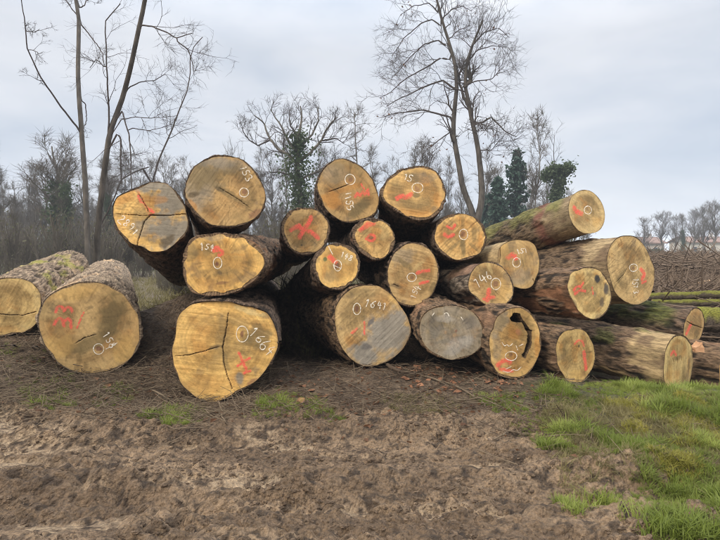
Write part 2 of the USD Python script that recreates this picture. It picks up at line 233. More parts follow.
 dict(k='L13', label='log with dark rays around its white circle, upper right of middle stack', d=6.3, yaw=-2, pit=-2, L=4.0, base=(0.53, 0.33, 0.12), bark='dark', rim=.02,
  out=[(434,237),(435.6,226.4),(444,217),(456.5,213.6),(469,215),(479.5,220.5),(485.5,231),(486.5,240),(483,249.5),(474,257.2),(463,260.6),(451,258.6),(440,252),(435,244)],
  patches=[(463,247,3,10,0,OLV,.9),(474,236,3,10,0,OLV,.6),(454,246,9,2,-40,OLV,.7),(474,247,9,2,40,OLV,.6),(463,223,2,8,0,OLV,.5),(481,240,3,10,0,ORG,.6),(463.5,234.5,3,4,0,RDB,.7)],
  ring=[(463.5,234.5,4.2,5.2)], red=[([(444.5,234),(448,237),(453,235)],3.6),([(447,226),(452,230),(455,225)],2.2)]),
 dict(k='L14', label='pale bark-stripped log right of centre with white circle and 151', d=6.2, yaw=-13, pit=-4, L=3.0, base=TAN, bark='pale', rim=.008,
  out=[(498,263),(500,247),(508,241),(522,239.6),(533,243),(538.5,254),(540,265),(536.5,278),(530,288),(517,288),(505,281)],
  patches=[(520,277,16,9,0,GRY,.5),(505,252,6,8,0,YEL,.5),(516.5,262.5,2.5,3,0,RDB,.5)], cracks=[([(500.5,247),(500,262)],.7),([(533,279),(536,286)],1.0)],
  ring=[(516.5,262.5,3.9,4.8)], num=[('151',522,251,-10,5)], red=[([(508,258),(513,254),(516,258)],4.6)]),
 dict(k='L15', label='log right of centre leaning on the grey log, marked 146 in white', d=6.0, yaw=-11, pit=-5, L=3.2, base=TAN, bark='grey', rim=.012,
  out=[(467,286.5),(468.5,277.7),(474,267.6),(484,261.6),(495.5,262.6),(504,268.6),(511,277.7),(514,289),(512,298.5),(505.5,305.2),(495.5,307),(484,304),(475,297.2),(469.5,291.5)],
  patches=[(480,272,10,8,-40,OLV,.55),(490,268,2,8,-25,PAL,.6),(504,290,8,12,0,YEL,.5),(496,284,3,3.6,0,RDB,.7)], ring=[(495.8,284,4.9,5.7)], num=[('146',482.5,279,-38,8.5)],
  red=[([(489,290),(487.5,300)],4.4),([(484,299),(494,297)],3)]),
 dict(k='L16', label='wide half grey log on the ground at the centre with brown stem running left', d=5.9, yaw=-16, pit=-4, L=4.5, base=TAN, bark='brown', ground=1, rim=.012,
  out=[(334.5,322.5),(336,305),(347.5,290),(362.5,284.8),(377.5,285.3),(390,292.5),(400,305),(409,320),(411.4,332.5),(406,345),(397.5,355),(382.5,364),(367.5,367.3),(355,362.8),(345,352.5),(338,339)],
  patches=[(388,335,28,24,0,(.315,.27,.205),1),(365,354,18,13,20,(.315,.27,.205),1),(398,325,14,20,-10,(.315,.27,.205),1),(366,347,6,4,0,(.15,.13,.11),.9),(371,322,7,2.5,-45,(.16,.14,.12),.9),(352,312,14,12,0,OLV,.6),(362,293,20,5,0,OLV,.5),(394,298,8,6,30,YEL,.7),(357,309,2.2,4,0,RDB,.8),(388,352,8,3,-30,YEL,.3)],
  ring=[(357,309,3.8,5.7)], num=[('1641',376,304.5,12,7.5)], red=[([(352,333),(357,329)],2.6),([(364.5,322),(364.5,334)],1.4)]),
 dict(k='L17', label='fully grey log on the ground between the wide log and the hollow one', d=5.5, yaw=-2, pit=0, L=3.4, base=(.26,.212,.145), bark='brown', rim=.012,
  out=[(419,328),(422,316),(433,307.5),(450,305.2),(465,307.5),(478,316.5),(484.5,332),(482.5,345.5),(473,354.5),(457,359.8),(441,358),(427,350),(420.5,339)],
  patches=[(435,328,7,14,0,(.15,.13,.10),.6),(470,322,10,8,20,(.17,.145,.115),.6),(450,340,20,3,-10,(.15,.13,.10),.5),(462,345,18,8,-20,(.38,.35,.3),.5),(456,331,1.5,2,0,RDB,.8),(445,318,10,5,0,(.40,.36,.3),.5)], white=[[(444,314),(447,312),(449,316)],[(461,317),(463,320)],[(432,316),(434,313)]]),
 dict(k='L18', label='hollow log on the ground with a curved rotten hole and white W-1', d=5.4, yaw=-11, pit=0, L=3.0, base=(0.53, 0.33, 0.12), bark='brown', ground=1, rim=.016,
  out=[(488,345),(491.5,330),(498,315),(509,308.4),(520,307),(530.5,312),(537.5,322),(541,336.5),(541.5,347),(537.5,359.5),(532,369.5),(523,377.5),(511.5,379),(500,376),(493,367)],
  hole=[(509.6,317.6),(514,312.6),(520,313),(522.2,318.8),(526.6,324),(531.6,330),(532.3,341.5),(529.8,349),(525,359),(522.2,357),(521.6,354.7),(524,351.6),(526.6,344),(527.8,335),(525.3,329),(521.6,322.6),(516.5,322.6),(511.5,321.4)],
  patches=[(515,332,10,9,0,ORG,.6),(518,331,4,4,0,(.5,.2,.1),.6),(500,325,7,14,30,GRY,.7),(497,345,6,14,0,GRY,.4),(500,325,6,9,30,OLV,.5),(527,330,10,22,-8,OLV,.5),(538,345,4,16,0,ORG,.6),(511,355,2.4,2.2,0,RDB,.6)],
  ring=[(511,356,5.8,4.5)], white=[[(502,342.5),(504.5,346.5),(507,344),(509,347),(512.5,343.5)],[(516,345.5),(517.6,350)],[(519,346),(523,344)],[(503,371),(509,373),(513,369),(517,371),(521,367)],[(506,369),(511,366.5)]],
  red=[([(498,365),(504,360),(510,362)],4.6),([(500,369),(512,371)],3)]),
 dict(k='L19', label='pale yellow log with black rot spots and red scrawl above the hollow log', d=5.85, yaw=-20, pit=-4, L=2.4, base=PAL, bark='red', rim=.012,
  out=[(567,285),(570,274.5),(580,268.6),(592.5,267),(604,274.5),(610.5,287.5),(611.5,301),(606,313),(596,319.5),(584,316.5),(574.5,305)],
  patches=[(597,279,3.4,5,0,(.07,.06,.05),1),(606,289,3.6,6,0,(.12,.1,.08),.9),(602,302,3,5,0,(.14,.11,.08),.7),(595,295,3,3,0,(.2,.16,.1),.6)],
  red=[([(574,290),(578,285),(581,288),(583,283)],2.0),([(575,294),(580,290),(585,291)],2.2),([(592,287),(593,294)],1.2)]),
 dict(k='L20', label='small leaf-shaped yellow log on the ground right of the hollow one', d=5.55, yaw=-20, pit=0, L=1.6, base=(0.55, 0.37, 0.145), bark='brown', ground=1, rim=.012,
  out=[(555.5,347.5),(559.5,335),(572.5,328.6),(585,330.6),(592.5,342),(596,357.5),(591.5,370.5),(581,383),(572.5,384.5),(562,373),(556.5,360)],
  patches=[(579,346,1.5,1.8,0,DRK,1),(565,350,5,12,0,OLV,.45),(575,376,10,6,0,YEL,.5),(570,360,6,4,0,OLV,.4)], red=[([(575,344),(578,340),(583,341),(584,346)],2.0),([(584,352),(585,361),(586,369)],3.6)]),
 dict(k='L21', label='topmost log on the right, its long mossy stem sloping down to the left', d=7.0, yaw=-22, pit=-12, L=4.6, base=(0.48, 0.34, 0.15), bark='mossy_smooth', rim=.006,
  out=[(569.5,216),(569,202),(575,193),(584.5,189.6),(593.5,192.6),(602.5,204),(605,218),(600.5,229.5),(591,233.6),(581.5,232.6),(573.5,225.5)],
  patches=[(590,200,8,6,0,OLV,.5),(587.5,210,2,2,0,RDB,.4),(596,222,6,7,0,YEL,.4)], ring=[(587.8,210,3.7,4.0)], red=[([(574.5,208),(577,212),(581,213)],5.6)]),
 dict(k='L22', label='large oval log on the right with 1513 written down its end', d=6.7, yaw=-28, pit=-5, L=3.2, base=(0.54, 0.36, 0.15), bark='palestrip', rim=.010,
  out=[(607,255),(610.5,245),(617.6,237.2),(628,235.3),(637,237.3),(644.5,246),(650.5,258),(654.5,270),(654,283),(649.5,297),(643,302.5),(633,305),(624,301),(614.5,291),(610,278),(607,266.5)],
  patches=[(621,277,12,2.4,-40,OLV,.8),(627,255,12,12,0,OLV,.3),(630,260,2.5,9,25,OLV,.5),(633.5,268,2,1.6,0,RDB,.6),(640,295,9,6,0,ORG,.25)], cracks=[([(615,283),(624,275),(628,268)],.35)],
  ring=[(633.4,267.7,4.1,3.7)], num=[('1513',635.5,285.5,92,5.2)], red=[([(641,269),(645,274),(642,279)],4.6),([(642,283),(646,281)],2)]),
 dict(k='L23', label='long log on the grass at right with torn pale wood beside its end', d=5.8, yaw=-31, pit=1, L=2.6, base=PAL, bark='torn', ground=1, rim=.014,
  out=[(664.5,384),(664,363),(666,347.5),(673,336.5),(682,334.5),(690.5,342.6),(693.2,355.6),(692.5,371),(687.5,386.7),(676,388.6)],
  patches=[(684,372,5,9,0,OLV,.4),(678,358,8,3,0,OLV,.7),(670,372,5,10,0,YEL,.6),(689,365,2.4,12,0,DRK,.5)], cracks=[([(673,358),(674,364)],.5),([(677,357),(678,364)],.5),([(682,357),(682,362)],.5)], red=[([(671,355),(674,350),(676,355)],2.6)]),
 dict(k='L24', label='dark log with moss lying behind the torn one, slim end marked red', d=6.7, yaw=-33, pit=1, L=3.0, base=TAN, bark='moss_dark', rim=.016,
  out=[(683,332),(687,316.7),(693.5,308),(700,308.6),(704.4,319),(703,332),(697,343),(691,347.5),(685,343)], patches=[(696,335,5,8,15,OLV,.6)],
  cracks=[([(686.5,321),(694,325),(703,328)],.7)], red=[([(686.5,333),(691,324)],4.4)]),
 dict(k='L25', label='log at the right picture edge with a green-stained stem', d=6.2, yaw=-27, pit=0, L=2.2, base=YEL, bark='brown', ground=1, rim=.012,
  out=[(719,377),(720,362),(726,350),(735,345),(744,350),(750,364),(751,380),(747,394),(738,401),(727,398),(721,390)], patches=[], red=[([(733,368),(739,374)],4)]),
]

# ------------------------------------------------------------------ the ground: one sheet to the horizon
ctrl = []
for L in LOGS:
    o = np.array(L['out'], float); L['o'] = o
    L['c'] = np.array(Polygon(o).centroid.coords[0]); L['C'] = at(*L['c'], L['d'])
    y, p = math.radians(L['yaw']), math.radians(L['pit'])
    L['a'] = np.array([math.sin(y) * math.cos(p), math.cos(y) * math.cos(p), math.sin(p)])
    if L.get('ground'):
        b = o[np.argmax(o[:, 1])]; q = on_plane(b[0], b[1], L['C'], L['a']); ctrl.append((q[0], q[1], q[2] - 0.01))
        e = q + L['a'] * min(L['L'], 2.5); ctrl.append((e[0], e[1], min(max(e[2], .05), .35) - .03))
for x in np.linspace(-7, 7, 8):
    for yy in (1.0, 2.2, 3.2, 4.2): ctrl.append((x, yy, 0.0 + .10 * sstep(1.5, 3.5, x) * sstep(2.6, 4.4, yy)))
    for yy in (10, 13): ctrl.append((x, yy, 0.15))
for x, yy, z in ((2.0, 4.7, .15), (3.0, 4.5, .16), (4.2, 4.5, .13), (2.6, 4.0, .10), (3.6, 3.75, .11), (-2.8, 5.0, .12), (-4.5, 5.2, .2), (-1.2, 4.75, .02), (.2, 5.2, .10), (.9, 5.4, .15), (5.5, 5.5, .05), (-6, 6, .25), (-2.3, 6.6, .62), (-3.0, 7.2, .7), (-1.9, 7.6, .75), (-2.6, 8.4, .75), (-1.0, 8.8, 1.0), (0.3, 9.0, .95), (1.6, 9.0, .7), (-1.75, 6.1, .30), (-4.2, 7.6, .7), (-5.2, 6.7, .45)): ctrl.append((x, yy, z))
ctrl = np.array(ctrl)
rbf = RBFInterpolator(ctrl[:, :2], ctrl[:, 2], kernel='thin_plate_spline', smoothing=0.02)
def spaced(fine0, fine1, step, far, grow=1.14):
    a = list(np.arange(fine0, fine1, step)); s = step
    while a[-1] < far: s *= grow; a.append(a[-1] + s)
    s = step
    while a[0] > -far: s *= grow; a.insert(0, a[0] - s)
    return np.array(a)
gx = spaced(-4.5, 4.7, 0.0155, 600); gy = spaced(2.4, 6.0, 0.0125, 900)
gy = gy[gy > -60]
X, Yg = np.meshgrid(gx, gy, indexing='ij'); flat = np.stack([X.ravel(), Yg.ravel()], 1)
near = (np.abs(flat[:, 0]) < 9) & (flat[:, 1] < 14) & (flat[:, 1] > .5)
zb = np.full(len(flat), 0.15)
cx = np.linspace(-9.2, 9.2, 120); cy = np.linspace(.3, 14.2, 100); cz = rbf(np.stack(np.meshgrid(cx, cy, indexing='ij'), -1).reshape(-1, 2)).reshape(120, 100)
base_i = RegularGridInterpolator((cx, cy), cz, method='linear', bounds_error=False, fill_value=None)
wgt = sstep(9, 7.5, np.abs(flat[:, 0])) * sstep(14, 11, flat[:, 1]) * sstep(.4, 1.2, flat[:, 1])
zb = lerp(lerp(0.0, .15, sstep(3, 12, flat[:, 1])), base_i(np.clip(flat, [-9.2, .3], [9.2, 14.2])), wgt)
def P3(x, y, sx, sy, k=0): return np.stack([x / sx, y / sy, np.full_like(x, 3.7 + k)], -1)
fx, fy = flat.T
wob = (fbm(P3(fx, fy, .7, .7), 3, 5) - .5)
EDGE = 4.86 - .40 * sstep(.2, 2.2, fx) - .75 * sstep(1.0, 2.6, fx) + .25 * sstep(-1.5, -3.5, fx)      # where the mud of the track ends
deb = sstep(-.40, .35, fy - EDGE + 1.3 * wob)                                                    # 1 on the bank, 0 in the mud
ridge = 1 - np.abs(2 * fbm(P3(fx, fy, .34, .16, 1), 4, 9) - 1)
tyre = sum(-.055 * np.exp(-((fy - yc - .06 * fx - .10 * (noise(P3(fx, fy * 0, 2.2, 1, k)) - .5)) / .15) ** 2) + .035 * np.exp(-((fy - yc - .27 - .06 * fx) / .07) ** 2) * (.4 + noise(P3(fx, fy, .3, .3, k))) for k, yc in ((1, 3.15), (2, 4.15)))
ruts = tyre + .035 * np.sin(fy * 5.4 + 1.4 * noise(P3(fx, fy, 1.6, 9)) * 2 + .3) * noise(P3(fx, fy, 1.5, .9, 4))
r2 = 1 - np.abs(2 * fbm(P3(fx + .1 * wob, fy, .15, .085, 16), 3, 19) - 1); rough = sstep(.35, .6, fbm(P3(fx, fy, .9, .45, 17), 3, 27))
mud = ruts * 1.4 + .075 * (fbm(P3(fx, fy, .9, .5, 2), 4, 3) - .5) + .075 * (ridge - .6) + (.35 + .65 * rough) * (.050 * (r2 - .6) + .070 * (fbm(P3(fx, fy, .085, .055, 3), 4, 4) - .5) + .070 * np.abs(2 * noise(P3(fx + .3 * wob, fy, .13, .085, 31)) - 1) + .048 * np.abs(2 * noise(P3(fx, fy + .2 * wob, .070, .048, 32)) - 1) + .045 * (1 - np.abs(2 * fbm(P3(fx, fy, .060, .040, 23), 2, 14) - 1) - .6))
flatp = sstep(.54, .63, fbm(P3(fx, fy, .85, .24, 8), 3, 21)) * (1 - deb)                               # smooth, drying patches
mud = lerp(mud, ruts * .8 - .012, .8 * flatp)
bank = (.10 + .15 * sstep(1.2, 2.2, fx)) * (fbm(P3(fx, fy, .5, .5, 5), 4, 6) - .5) + .05 * (fbm(P3(fx, fy, .07, .07, 6), 3, 7) - .5)
far = .8 * (fbm(P3(fx, fy, 6, 6, 7), 3, 8) - .5) * sstep(9, 25, fy)
fine = sstep(30, 12, np.abs(fx)) * sstep(-2, 0, fy)
zg = zb + lerp(mud, bank * sstep(16, 10, fy), deb) * fine + far * .6
GZ = RegularGridInterpolator((gx, gy), zg.reshape(X.shape), bounds_error=False, fill_value=None)
def ground_z(x, y): return GZ(np.stack([np.asarray(x, float), np.asarray(y, float)], -1))
def on_ground(px, py):
    q = on_plane(np.asarray(px, float), np.asarray(py, float), np.array([0, 0, .05]), np.array([0, 0, 1.0]))
    for _ in range(8):
        z = ground_z(q[..., 0], q[..., 1]); r = ray(px, py); q = EYE + r * ((z - EYE[2]) / r[..., 2])[..., None]
    return q
def C(c): return np.array(c, float)
t1 = fbm(P3(fx, fy, .5, .22, 11), 4, 31)[:, None]; t2 = (.25 * fbm(P3(fx, fy, .16, .08, 12), 3, 32) + .75 * fbm(P3(fx, fy, .050, .034, 22), 3, 35))[:, None]
mcol = lerp(C((.152, .098, .056)), C((.308, .209, .124)), sstep(.3, .7, t1)); mcol = lerp(mcol, C((.050, .033, .021)), .85 * sstep(.51, .63, t2))
mcol = lerp(mcol, C((.42, .305, .19)), .8 * flatp[:, None] * sstep(.60, .44, t2))
bcol = lerp(C((.080, .053, .033)), C((.195, .135, .084)), sstep(.3, .7, t2)); bcol = lerp(bcol, C((.07, .085, .03)), (.7 * sstep(.9, 2.2, fx) * sstep(.4, .6, fbm(P3(fx, fy, .35, .35, 13), 3, 33)))[:, None])
gcol = lerp(mcol, bcol, deb[:, None])
fcol = lerp(C((.20, .155, .105)), C((.15, .15, .075)), sstep(.4, .6, fbm(P3(fx, fy, 9, 5, 14), 4, 34))[:, None]); fcol = lerp(fcol, C((.15, .15, .075)), sstep(50, 75, fy)[:, None])
gcol = lerp(gcol, fcol, sstep(9, 20, np.hypot(fx, fy))[:, None])
nx, ny = X.shape; idx = np.arange(nx * ny).reshape(nx, ny)
quads = np.stack([idx[:-1, :-1], idx[1:, :-1], idx[1:, 1:], idx[:-1, 1:]], -1).reshape(-1, 4)
tag(obj('ground', (np.column_stack([flat, zg]), quads), M_ground, smooth=True, col=gcol), kind='structure')

# ------------------------------------------------------------------ log builder
STROKES = {'0': [[(0, .5), (.1, .9), (.3, 1), (.5, .9), (.6, .5), (.5, .1), (.3, 0), (.1, .1), (0, .5)]], '1': [[(.1, .75), (.3, 1), (.3, 0)]],
 '2': [[(0, .8), (.15, 1), (.45, 1), (.55, .75), (.3, .4), (0, 0), (.6, 0)]], '3': [[(0, .9), (.3, 1), (.55, .8), (.3, .55), (.58, .3), (.35, 0), (0, .1)]],
 '4': [[(.3, 1), (.0, .35), (.6, .4)], [(.45, .75), (.38, -.05)]], '5': [[(.55, 1), (.1, 1), (.05, .6), (.4, .6), (.58, .3), (.35, 0), (0, .08)]],
 '6': [[(.5, 1), (.15, .65), (.02, .25), (.2, 0), (.5, .08), (.52, .4), (.25, .5), (.05, .3)]], '7': [[(0, 1), (.6, 1), (.2, 0)]],
 '8': [[(.3, .55), (.05, .75), (.3, 1), (.52, .78), (.3, .55), (.02, .25), (.3, 0), (.58, .25), (.3, .55)]], '9': [[(.55, .7), (.3, .5), (.05, .7), (.25, 1), (.52, .9), (.55, .6), (.3, 0)]]}
BARK = {  # ridge colour, groove colour, what shows where bark is gone, how much is gone, moss
 'dark': ((.15, .10, .066), (.032, .023, .016), (.16, .085, .05), .15, 0), 'brown': ((.22, .14, .08), (.04, .028, .018), (.24, .14, .08), .36, 0),
 'grey': ((.21, .165, .12), (.045, .034, .026), (.21, .13, .085), .36, .05), 'red': ((.23, .145, .085), (.04, .028, .018), (.25, .125, .065), .42, 0),
 'flaky': ((.40, .295, .195), (.15, .105, .07), (.48, .32, .18), .34, 0), 'moss': ((.36, .26, .17), (.10, .07, .045), (.45, .31, .18), .32, .20),
 'pale': ((.34, .26, .16), (.16, .11, .07), (.42, .30, .15), .75, 0), 'mossy_smooth': ((.18, .125, .075), (.045, .034, .024), (.25, .185, .105), .1, .42),
 'palestrip': ((.22, .15, .092), (.045, .033, .024), (.33, .24, .13), .2, 0), 'torn': ((.20, .13, .078), (.04, .029, .02), (.36, .255, .13), .35, .1), 'moss_dark': ((.17, .115, .075), (.04, .03, .022), (.25, .12, .08), .3, .45)}

def fill(poly, step, jitter_seed=0, edge=None):
    """points in a polygon on a jittered grid plus its outline, triangulated"""
    x0, y0, x1, y1 = poly.bounds; rg = np.random.default_rng(jitter_seed)
    g = np.stack(np.meshgrid(np.arange(x0, x1 + step, step), np.arange(y0, y1 + step, step), indexing='ij'), -1).reshape(-1, 2)
    g = g + rg.uniform(-.25, .25, g.shape) * step
    inner = poly.buffer(-step * .55)
    g = g[shapely.contains_xy(inner, g[:, 0], g[:, 1])] if not inner.is_empty else g[:0]
    rings = []
    for pg in getattr(poly, 'geoms', [poly]):
        for r in (pg.exterior, *pg.interiors):
            n = max(int(r.length / (edge or step)), 6); rings.append(np.array([r.interpolate(t, True).coords[0] for t in np.arange(n) / n]))
    p = np.vstack([g] + rings); tri = Delaunay(p).simplices; c = p[tri].mean(1)
    tri = tri[shapely.contains_xy(poly, c[:, 0], c[:, 1])]
    a, b, d = p[tri[:, 0]], p[tri[:, 1]], p[tri[:, 2]]
    area = (b[:, 0] - a[:, 0]) * (d[:, 1] - a[:, 1]) - (b[:, 1] - a[:, 1]) * (d[:, 0] - a[:, 0])
    tri[area < 0] = tri[area < 0][:, ::-1]
    return p, tri[np.abs(area) > 1e-12]
def segdist(p, line):
    best = np.full(len(p), 1e9); along = np.zeros(len(p)); tot = 0
    for a, b in zip(line[:-1], line[1:]):
        ab = b - a; t = np.clip(((p - a) @ ab) / (ab @ ab + 1e-12), 0, 1); d = np.linalg.norm(p - a - t[:, None] * ab, axis=1)
        m = d < best; best[m] = d[m]
    return best

def resample_(pts, n):
    d = np.concatenate([[0], np.cumsum(np.linalg.norm(np.diff(pts, axis=0), axis=1))]); t = np.linspace(0, d[-1], n)
    return np.stack([np.interp(t, d, pts[:, k]) for k in range(pts.shape[1])], 1)
report = []
def make_log(L, seed):
    rg = np.random.default_rng(seed); a, C0 = L['a'], L['C']
    e1 = unit(np.cross(a, [0, 0, 1.0])); e2 = np.cross(e1, a)
    def uv(px, py):
        q = on_plane(px, py, C0, a) - C0; return np.stack([q @ e1, q @ e2], -1)
    out = uv(L['o'][:, 0], L['o'][:, 1])
    th = np.arctan2(out[:, 1], out[:, 0]); o = np.argsort(th); th, rr = th[o], np.linalg.norm(out[o], axis=1)
    thp = np.concatenate([th - 2 * np.pi, th, th + 2 * np.pi]); rp = np.tile(rr, 3)
    from scipy.interpolate import PchipInterpolator
    rad_i = PchipInterpolator(thp, rp)
    def rad(t): return rad_i((np.asarray(t) + np.pi) % (2 * np.pi) - np.pi)
    R = rr.mean(); scale = L['d'] / F
    report.append((L['k'], round(np.ptp(out[:, 0]), 2), round(np.ptp(out[:, 1]), 2)))
    low = C0 + e2 * out[:, 1].min()
    t = thing('log', L['label'], 'log', low, G_PILE); off = C0 - low
    def W(u, v, w): return off + u[:, None] * e1 + v[:, None] * e2 + w[:, None] * a
    rim = L.get('rim', .014); s7 = seed * 7.31
    def hgt(u, v):                                    # relief of the sawn face, into the log
        h = .010 * (fbm(np.stack([u * 3, v * 3, np.full_like(u, s7)], -1), 3) - .5) + .0034 * noise(np.stack([(u * math.cos(s7) + v * math.sin(s7)) * 4, (-u * math.sin(s7) + v * math.cos(s7)) * 62, np.full_like(u, s7)], -1))
        if 'step' in L:
            p0, p1 = uv(*np.array(L['step'][0], float)), uv(*np.array(L['step'][1], float)); n = np.array([-(p1 - p0)[1], (p1 - p0)[0]]); n /= np.linalg.norm(n)
            h = h + L['step'][2] * sstep(0, .006, (np.stack([u, v], -1) - p0) @ n + .004 * noise(np.stack([u * 30, v * 30, u * 0], -1)))
        return h
    # cut face
    tt = np.linspace(-np.pi, np.pi, 240, endpoint=False); r0 = rad(tt) + .006 * (fbm(np.stack([np.cos(tt) * 6, np.sin(tt) * 6, tt * 0 + s7], -1), 3) - .5)
    rimv = rim * (.25 + 1.5 * sstep(.25, .75, fbm(np.stack([np.cos(tt) * 2.6, np.sin(tt) * 2.6, tt * 0 + s7], -1), 3, seed + 13))); rf = r0 - rimv
    face = Polygon(np.stack([rf * np.cos(tt), rf * np.sin(tt)], 1)).buffer(0)
    hole = None
    if 'hole' in L:
        hp = np.array(L['hole'], float); hu = uv(hp[:, 0], hp[:, 1]); hole = Polygon(hu).buffer(.006).buffer(-.006)
        ho = np.array(hole.exterior.segmentize(.012).coords)[:-1]; ho +=   .026 * (noise(np.column_stack([ho * 55, ho[:, 0] * 0])) - .5)[:, None] * unit(ho - ho.mean(0))
        hole = Polygon(ho).buffer(0); face = face.difference(hole)
    p, tri = fill(face, .0062 if R > .3 else .005, seed, .008); u, v = p.T
    rho = np.hypot(u, v) / np.maximum(rad(np.arctan2(v, u)), 1e-6)
    pp = np.stack([u, v, np.full_like(u, s7)], -1)
    col = np.tile(C(L['base']), (len(u), 1))
    ck_ = rg.choice([.0, .10, .30]); hs_ = rg.uniform(.1, .6); big = fbm(pp * 5.0, 4, seed)[:, None]; col = lerp(col, C(L['base']) * [.58, .54, .50], .9 * sstep(.40, .66, big)); mot = fbm(np.stack([u * 2.6 / R, v * 2.6 / R, u * 0 + s7 + 3], -1) * [1, 1, 1], 4, seed + 20)[:, None]; col = lerp(col, C(OLV) * 1.25, .62 * sstep(.50, .68, mot)); col = lerp(col, C(ORG) * 1.05, .35 * sstep(.46, .30, mot)); col = lerp(col, C(L['base']) * [1.16, 1.14, 1.10], (.55 * sstep(.70, .84, rho + .25 * (mot[:, 0] - .5)))[:, None]); col = lerp(col, np.minimum(C(L['base']) * [1.10, 1.12, 1.15], .72), .7 * sstep(.52, .30, big))
    col = lerp(col, col * [.80, .72, .62], (hs_ * sstep(.84, .70, rho + .30 * (mot[:, 0] - .5)))[:, None]) * rg.uniform(.92, 1.06)
    ctr = .12 * R * rg.normal(size=2); du, dv = u - ctr[0], v - ctr[1]; ang = np.arctan2(dv, du); rr2 = np.hypot(du, dv)
    ringn = noise(np.stack([(rr2 + .012 * fbm(pp * 8, 2)) / .011, np.full_like(u, s7), u * 0], -1)); rayn = fbm(np.stack([np.cos(ang) * 9, np.sin(ang) * 9, rr2 * 1.5 + s7], -1), 3)
    chk = sstep(.62, .80, noise(np.stack([np.cos(ang) * 16, np.sin(ang) * 16, rr2 / .10 + s7], -1), seed + 40)) * sstep(.10, .35, rho); col *= (1 + .30 * (ringn - .5) + .34 * (rayn - .5) - ck_ * chk)[:, None]
    saw = noise(np.stack([(u * math.cos(s7) + v * math.sin(s7)) / .35, (-u * math.sin(s7) + v * math.cos(s7)) / .016, u * 0 + s7], -1)); sm_ = sstep(.42, .6, fbm(pp * 4 + 7, 3, seed + 44)); col *= (1 + (.10 + .26 * sm_) * (saw - .5))[:, None]; grain_ = fbm(pp * [60, 60, 1], 3, seed + 45); col *= (1 + .45 * (grain_ - .5))[:, None]; col = lerp(col, C((.16, .115, .07)), (.55 * sstep(.60, .74, fbm(pp * 9 + 3, 4, seed + 46)) * sstep(.3, .9, rho))[:, None])
    lum = fbm(pp * 14, 3, seed + 3)
    wob = (fbm(pp * 11, 4, seed + 5) - .5); wob2 = fbm(np.stack([v, u, u * 0 + s7], -1) * 11, 4, seed + 8) - .5
    for (x, y, rx, ry, rot, pc, k) in L.get('patches', []):
        q = uv(np.array([x]), np.array([y]))[0]; ca, sa = math.cos(math.radians(-rot)), math.sin(math.radians(-rot))
        ax_, bx_ = rx * scale, ry * scale; am = min(.5 * min(ax_, bx_), .07)
        x_, y_ = u - q[0] + am * 2.2 * wob, v - q[1] + am * 2.2 * wob2
        dd = np.hypot((x_ * ca + y_ * sa) / ax_, (-x_ * sa + y_ * ca) / bx_)
        m = k * sstep(1.15, .55, dd + 1.0 * (lum - .5)); tex = (col / C(L['base'])).mean(1, keepdims=True)
        col = lerp(col, C(pc) * (.45 + .55 * tex), m[:, None])
    edge = sstep(.93, .995, rho); col = lerp(col, C((.30, .19, .09)), (.55 * edge * (lum + .3))[:, None])
    sp = sstep(.60, .85, fbm(pp * 55, 2)); col *= (1 - .22 * sp)[:, None]
    w = hgt(u, v)
    for line, cw in L.get('cracks', []):
        ln = np.array([uv(np.array([x]), np.array([y]))[0] for x, y in line], float)
        q = np.stack([u + .026 * wob, v + .026 * wob2], -1); d = segdist(q, ln); sc_ = .5 + .5 * min(cw, 1.0)
        if cw < .6: cwm_t = np.minimum(np.linalg.norm(q - ln[0], axis=1), np.linalg.norm(q - ln[-1], axis=1)) / (np.linalg.norm(ln[-1] - ln[0]) + 1e-9); sc_ = sc_ * sstep(-.02, .3, cwm_t)
        cwm = np.maximum(cw * scale * .62 * (.35 + 1.1 * fbm(pp * 9, 2, seed + 31)) * (1.5 - 1.1 * rho), .0030)
        m = sstep(cwm, cwm * .35, d); w = w + .035 * m * sc_; col = lerp(col, C((.035, .025, .016)), (.85 * m * sc_)[:, None]); col = lerp(col, C((.2, .13, .06)), (.4 * sc_ * sstep(cwm * 2.6, cwm, d) * (1 - m))[:, None])
    col = np.clip(col, .012, .78)
    fc = np.stack([u * math.cos(s7) + v * math.sin(s7), -u * math.sin(s7) + v * math.cos(s7), np.full_like(u, s7)], -1)
    cf = obj('cut_face', (W(u, v, w), tri), M_wood, t, smooth=True, col=col, fc=fc)
    if hole is not None:
        ring = np.array(hole.exterior.coords)[:-1]; n = len(ring); vs = []
        for j, (dep, sh) in enumerate(((.0, 1.0), (.05, .93), (.16, .9), (.34, .8))):
            c = ring.mean(0); rgj = c + (ring - c) * sh + .012 * (j > 0) * (noise(np.column_stack([ring * 40, np.full(n, j * 3.0)])) - .5)[:, None]
            vs.append(W(rgj[:, 0], rgj[:, 1], np.full(n, dep) + hgt(rgj[:, 0], rgj[:, 1])))
        i, j = np.meshgrid(np.arange(3), np.arange(n), indexing='ij'); kq = np.stack([i * n + j, i * n + (j + 1) % n, (i + 1) * n + (j + 1) % n, (i + 1) * n + j], -1).reshape(-1, 4)
        V = np.vstack(vs + [vs[-1].mean(0)[None]]); F_ = np.vstack([kq[:, [0, 1, 2]], kq[:, [0, 2, 3]], [[3 * n + k, 3 * n + (k + 1) % n, 4 * n] for k in range(n)]])
        obj('rotten_hollow', (V, F_), M_bark, cf, smooth=True, col=np.tile(C((.15, .095, .05)), (len(V), 1)) * (.6 + .8 * noise(V * 40))[:, None], fc=V)
    # bark and stem
    R_, G_, S_, gone, moss = BARK[L['bark']]
    Lg = L['L']; M = int(np.clip(2 * np.pi * R / .013, 110, 260)); ax = [0.0]; st = .012
    while ax[-1] < Lg: ax.append(ax[-1] + st); st *= 1.022
